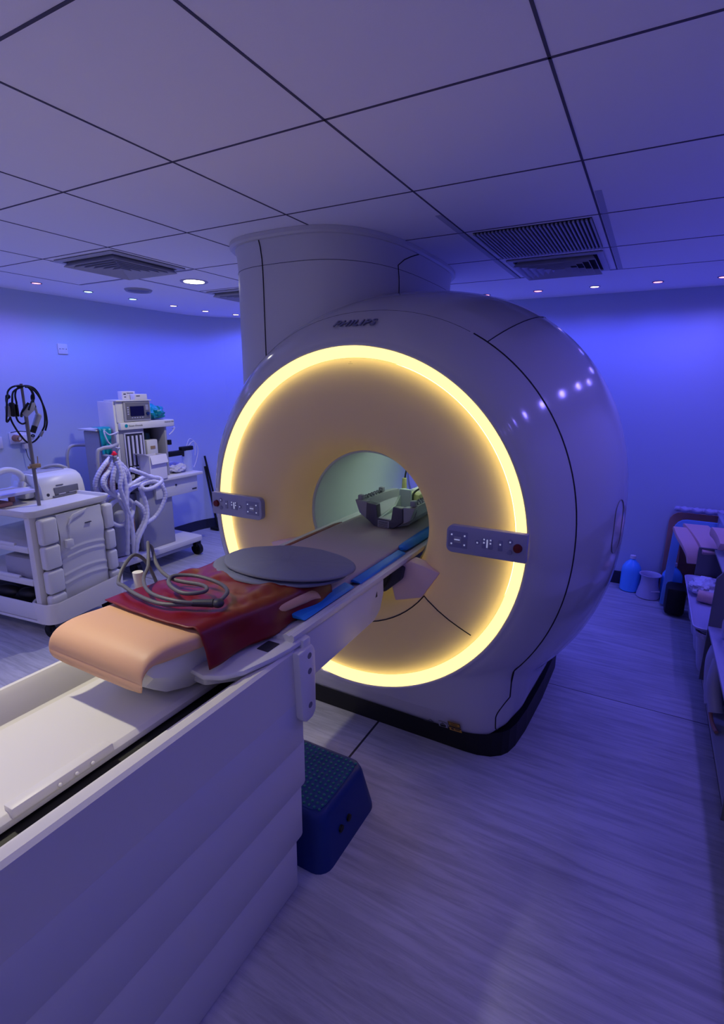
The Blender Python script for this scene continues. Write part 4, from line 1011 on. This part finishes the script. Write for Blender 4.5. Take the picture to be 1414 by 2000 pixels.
b = MB(); b.box((-.012, -.084, .075), (.060, -.070, .082), .002, M=Matrix.Rotation(.4, 4, 'Z')); b.build('moulded_ridge', M['card'], t)

# ------------------------------------------------------------------ storage rack at the right
rk = thing('storage_rack', 'low grey open storage rack with upright dividers along the right wall', 'storage rack', (1.95, .9, 0), world=True)
b = MB(); b.box((1.70, -1.2, 0), (2.22, 2.42, .08)); b.build('plinth', M['plinth'], rk, smooth=False)
b = MB(); b.box((1.68, -1.2, .08), (2.22, 2.42, .10), .003); b.build('bottom_shelf', M['lgrey'], rk)
b = MB(); b.box((1.66, -1.2, .43), (2.22, 1.30, .448), .003); b.build('middle_shelf', M['bin'], rk)
b = MB(); b.box((1.76, 1.32, .60), (2.22, 2.42, .618), .003); b.build('top_shelf', M['lgrey'], rk)
for y in (-1.2, .12, 1.30, 2.40):
    b = MB(); b.prism([(1.66, .10), (2.22, .10), (2.22, .80), (1.70, .80), (1.66, .74)] if y < 2 else [(1.66, .10), (2.22, .10), (2.22, .62), (1.66, .62)], y, y+.02, 'Y', .002); b.build('divider', M['grey'], rk, smooth=False)
b = MB(); b.box((2.20, -1.2, .1), (2.22, 2.42, .80)); b.build('back_panel', M['grey'], rk, smooth=False)
def bin_(y0, y1, x0, z1, label, lid=True):
    t = thing('storage_bin', label, 'storage bin', ((x0+2.1)/2, (y0+y1)/2, .10), world=True)
    b = MB(); rings = []
    for z, e in ((.101, -.035), (.11, -.03), (z1-.03, 0), (z1-.028, .012), (z1, .014), (z1-.002, .004), (z1-.02, -.002)):
        rings.append([V((x, y, z)) for x, y in rrect(x0-e, 2.12+e*.3, y0-e, y1+e, .05)])
    b.ring_loft(rings, cap1=True); b.build('tub', M['bin'], t)
    if lid:
        b = MB(); b.prism(rrect(x0+.01, 2.1, y0+.01, y1-.01, .045), z1-.004, z1+.004, 'Z', .002); b.build('lid', M['foamb'], t)
bin_(1.35, 1.58, 1.625, .37, 'lilac-white plastic storage bin at the near end of the four in the far bay')
bin_(1.62, 1.84, 1.625, .37, 'plastic storage bin, second from the near end in the far bay')
bin_(1.88, 2.10, 1.625, .37, 'plastic storage bin, third from the near end in the far bay')
bin_(2.14, 2.37, 1.625, .37, 'plastic storage bin at the wall end of the far bay')
t = thing('flat_tray', 'large shallow lilac-white tray lying on the storage bins', 'tray', (1.85, 1.85, .375), world=True)
b = MB(); rings = []
for z, e in ((.377, -.01), (.383, 0), (.400, .008), (.402, .002), (.392, -.012)):
    rings.append([V((x, y, z)) for x, y in rrect(1.60-e, 2.1+e, 1.36-e, 2.38+e, .05)])
b.ring_loft(rings); b.build('tray_body', M['bin'], t)
def slab(name, label, cat, m, poly, x0, x1, bev=.012, group=None):
    b = MB(); b.prism(poly, x0, x1, 'X', bev); return tg(b, name, m, label, cat, group)
# curved foam cushions and tubes piled on top of the trays
def curved(name, label, pts, th, wdt, m, dirx=(1, 0, 0), cat='cushion'):
    P = spline([V(p) for p in pts], 6); b = MB(); rings = []
    for i, p in enumerate(P):
        t_ = (P[min(i+1, len(P)-1)]-P[max(i-1, 0)]).normalized(); d = V(dirx).normalized(); n_ = t_.cross(d).normalized()
        e = .7 if i in (0, len(P)-1) else 1
        rings.append([p+d*(wdt/2*a)+n_*(th/2*c_*e) for a, c_ in ((-1, -.8), (-.97, -1), (.97, -1), (1, -.8), (1, .8), (.97, 1), (-.97, 1), (-1, .8))])
    b.ring_loft(rings); return tg(b, name, m, label, cat)
curved('positioning_cushion', 'pink-beige curved positioning cushion standing at the far end of the pile', [(1.545, 2.66, .69), (1.57, 2.56, .65), (1.61, 2.47, .60), (1.645, 2.43, .54), (1.66, 2.42, .48)], .035, .12, 'skin', (1, .15, 0))
curved('positioning_cushion', 'long flat lilac cushion slanting over the pile on the rack', [(1.64, 2.72, .71), (1.69, 2.60, .68), (1.74, 2.48, .63), (1.77, 2.40, .58)], .035, .17, 'skin', (1, .1, 0))
curved('positioning_cushion', 'rounded pink foam cushion at the right edge on top of the rack', [(1.80, 2.42, .755), (1.82, 2.36, .74), (1.84, 2.30, .71), (1.85, 2.25, .68)], .07, .18, 'skin', (1, .1, 0))
b = MB(); b.cyl((1.64, 1.83, .44), (1.82, 1.80, .43), .038, n=24)
tg(b, 'foam_roll', 'skin', 'short pink foam roll wrapped in clear film on the tray', 'foam roll')
tg(crumple((1.70, 2.0, .45), .10, .12, .06, .3, 5.), 'plastic_bag', 'bag', 'crumpled clear bag behind the foam roll on the tray', 'plastic bag', angle=.4)
tg(crumple((1.86, 1.62, .50), .07, .13, .10, .3, 12.), 'plastic_bag', 'bag', 'tall crumpled clear wrapping against the rack divider', 'plastic bag', angle=.4)
b = MB()
for lo, hi in (((1.80, 2.44, .62), (2.18, 2.45, .80)), ((1.80, 2.84, .62), (2.18, 2.85, .80)), ((1.80, 2.44, .62), (1.81, 2.85, .80)), ((2.17, 2.44, .62), (2.18, 2.85, .80)), ((1.80, 2.44, .615), (2.18, 2.85, .622)), ((1.79, 2.43, .79), (2.19, 2.86, .805))): b.box(lo, hi, .002)
t_ = tg(b, 'clear_crate', 'clear', 'clear plastic crate on top of the far end of the rack', 'crate')
# cabinet carrying the crate
b = MB(); b.box((1.72, 2.44, 0), (2.22, 2.90, .612), .006)
tg(b, 'floor_box', 'bin', 'pale closed box on the floor under the clear crate', 'box')
# egg crate foam
def egg(u_, v_): return V((1.50+.68*u_, 2.93+.07*v_, .80+.012*math.sin(u_*48)*math.cos(v_*5)))
b = MB(); b.grid(egg, 110, 4); o = tg(b, 'egg_crate_foam', 'foamb', 'sheet of bumpy egg-crate foam along the far wall above the rack', 'foam sheet', angle=2.); solid(o, .03, -1)
# arched boards leaning at the far wall
def arch(name, m, label, x0, x1, zt, yb, yt, w, th, spread=0.):
    b = MB(); pts = []
    r_ = .09
    outer = [(x0-spread, .02), (x0, zt-r_)]+[(x0+r_-r_*math.cos(a), zt-r_+r_*math.sin(a)) for a in (PI/8, PI/4, 3*PI/8, PI/2)]+[(x1, zt)]
    inner_ = [(x1, zt-w), (x0+r_+.02, zt-w), (x0+w, zt-r_-.02), (x0-spread+w, .02)]
    t = bmesh.new(); poly = outer+inner_
    def Y(z): return yb+(yt-yb)*z/zt
    lo = [t.verts.new((x, Y(z)-th/2, z)) for x, z in poly]; hi = [t.verts.new((x, Y(z)+th/2, z)) for x, z in poly]
    t.faces.new(lo); t.faces.new(hi[::-1]); n = len(poly)
    for i in range(n): t.faces.new([lo[i], hi[i], hi[(i+1) % n], lo[(i+1) % n]])
    bmesh.ops.recalc_face_normals(t, faces=t.faces[:]); b.merge(t)
    return tg(b, name, m, label, 'board')
arch('arched_board', 'tan', 'tan arched board leaning against the far wall behind the blue one', 1.47, 2.1, .745, 3.0, 3.03, .12, .02)
arch('arched_board', 'archb', 'pale blue arched board leaning in front of the tan one', 1.505, 2.0, .71, 2.68, 2.90, .06, .04, .03)
b = MB(); b.box((1.50, 2.46, .01), (1.64, 2.66, .24), .03)
tg(b, 'dark_block', 'plinth', 'dark low block on the floor beside the leaning boards', 'bin')  # dark block filling in the blue board's dark foot
# lower near bays: wrapped hoses and bags in the open rack
t = thing('tubing_bag', 'loose bag of pale tubing hanging on the near rack bay', 'tubing', (1.72, .9, .10), world=True)
b = MB(); b.tube([(1.72, 1.18, .365), (1.70, 1.12, .32), (1.70, 1.05, .22), (1.71, .98, .13)], .05, n=12); b.tube([(1.70, 1.0, .38), (1.68, .92, .28), (1.70, .85, .16)], .035, n=12); b.build('rolled_film', M['bin'], t)
b = MB(); b.tube([(1.69, .95, .28), (1.68, .86, .14), (1.70, .75, .11)], .010); b.build('strap', M['tan'], t)
b = MB(); b.tube([(1.72, 1.15, .46), (1.70, 1.05, .60), (1.74, .95, .66), (1.80, .9, .56), (1.78, .95, .47)], .012, n=8); b.build('hose', M['tubing'], t)

# ------------------------------------------------------------------ world, colour management
w = bpy.data.worlds.new('world'); bpy.context.scene.world = w; w.use_nodes = True
w.node_tree.nodes['Background'].inputs['Color'].default_value = (.02, .02, .06, 1)
w.node_tree.nodes['Background'].inputs['Strength'].default_value = 1.
sc = bpy.context.scene
sc.view_settings.view_transform = 'Standard'; sc.view_settings.look = 'None'; sc.view_settings.exposure = 0.; sc.view_settings.gamma = 1.
sc.view_settings.use_curve_mapping = False
sc.cycles.use_denoising = True
try: sc.cycles.denoiser = 'OPENIMAGEDENOISE'
except Exception: pass
sc.cycles.max_bounces = 8; sc.cycles.diffuse_bounces = 5; sc.cycles.sample_clamp_indirect = 4.
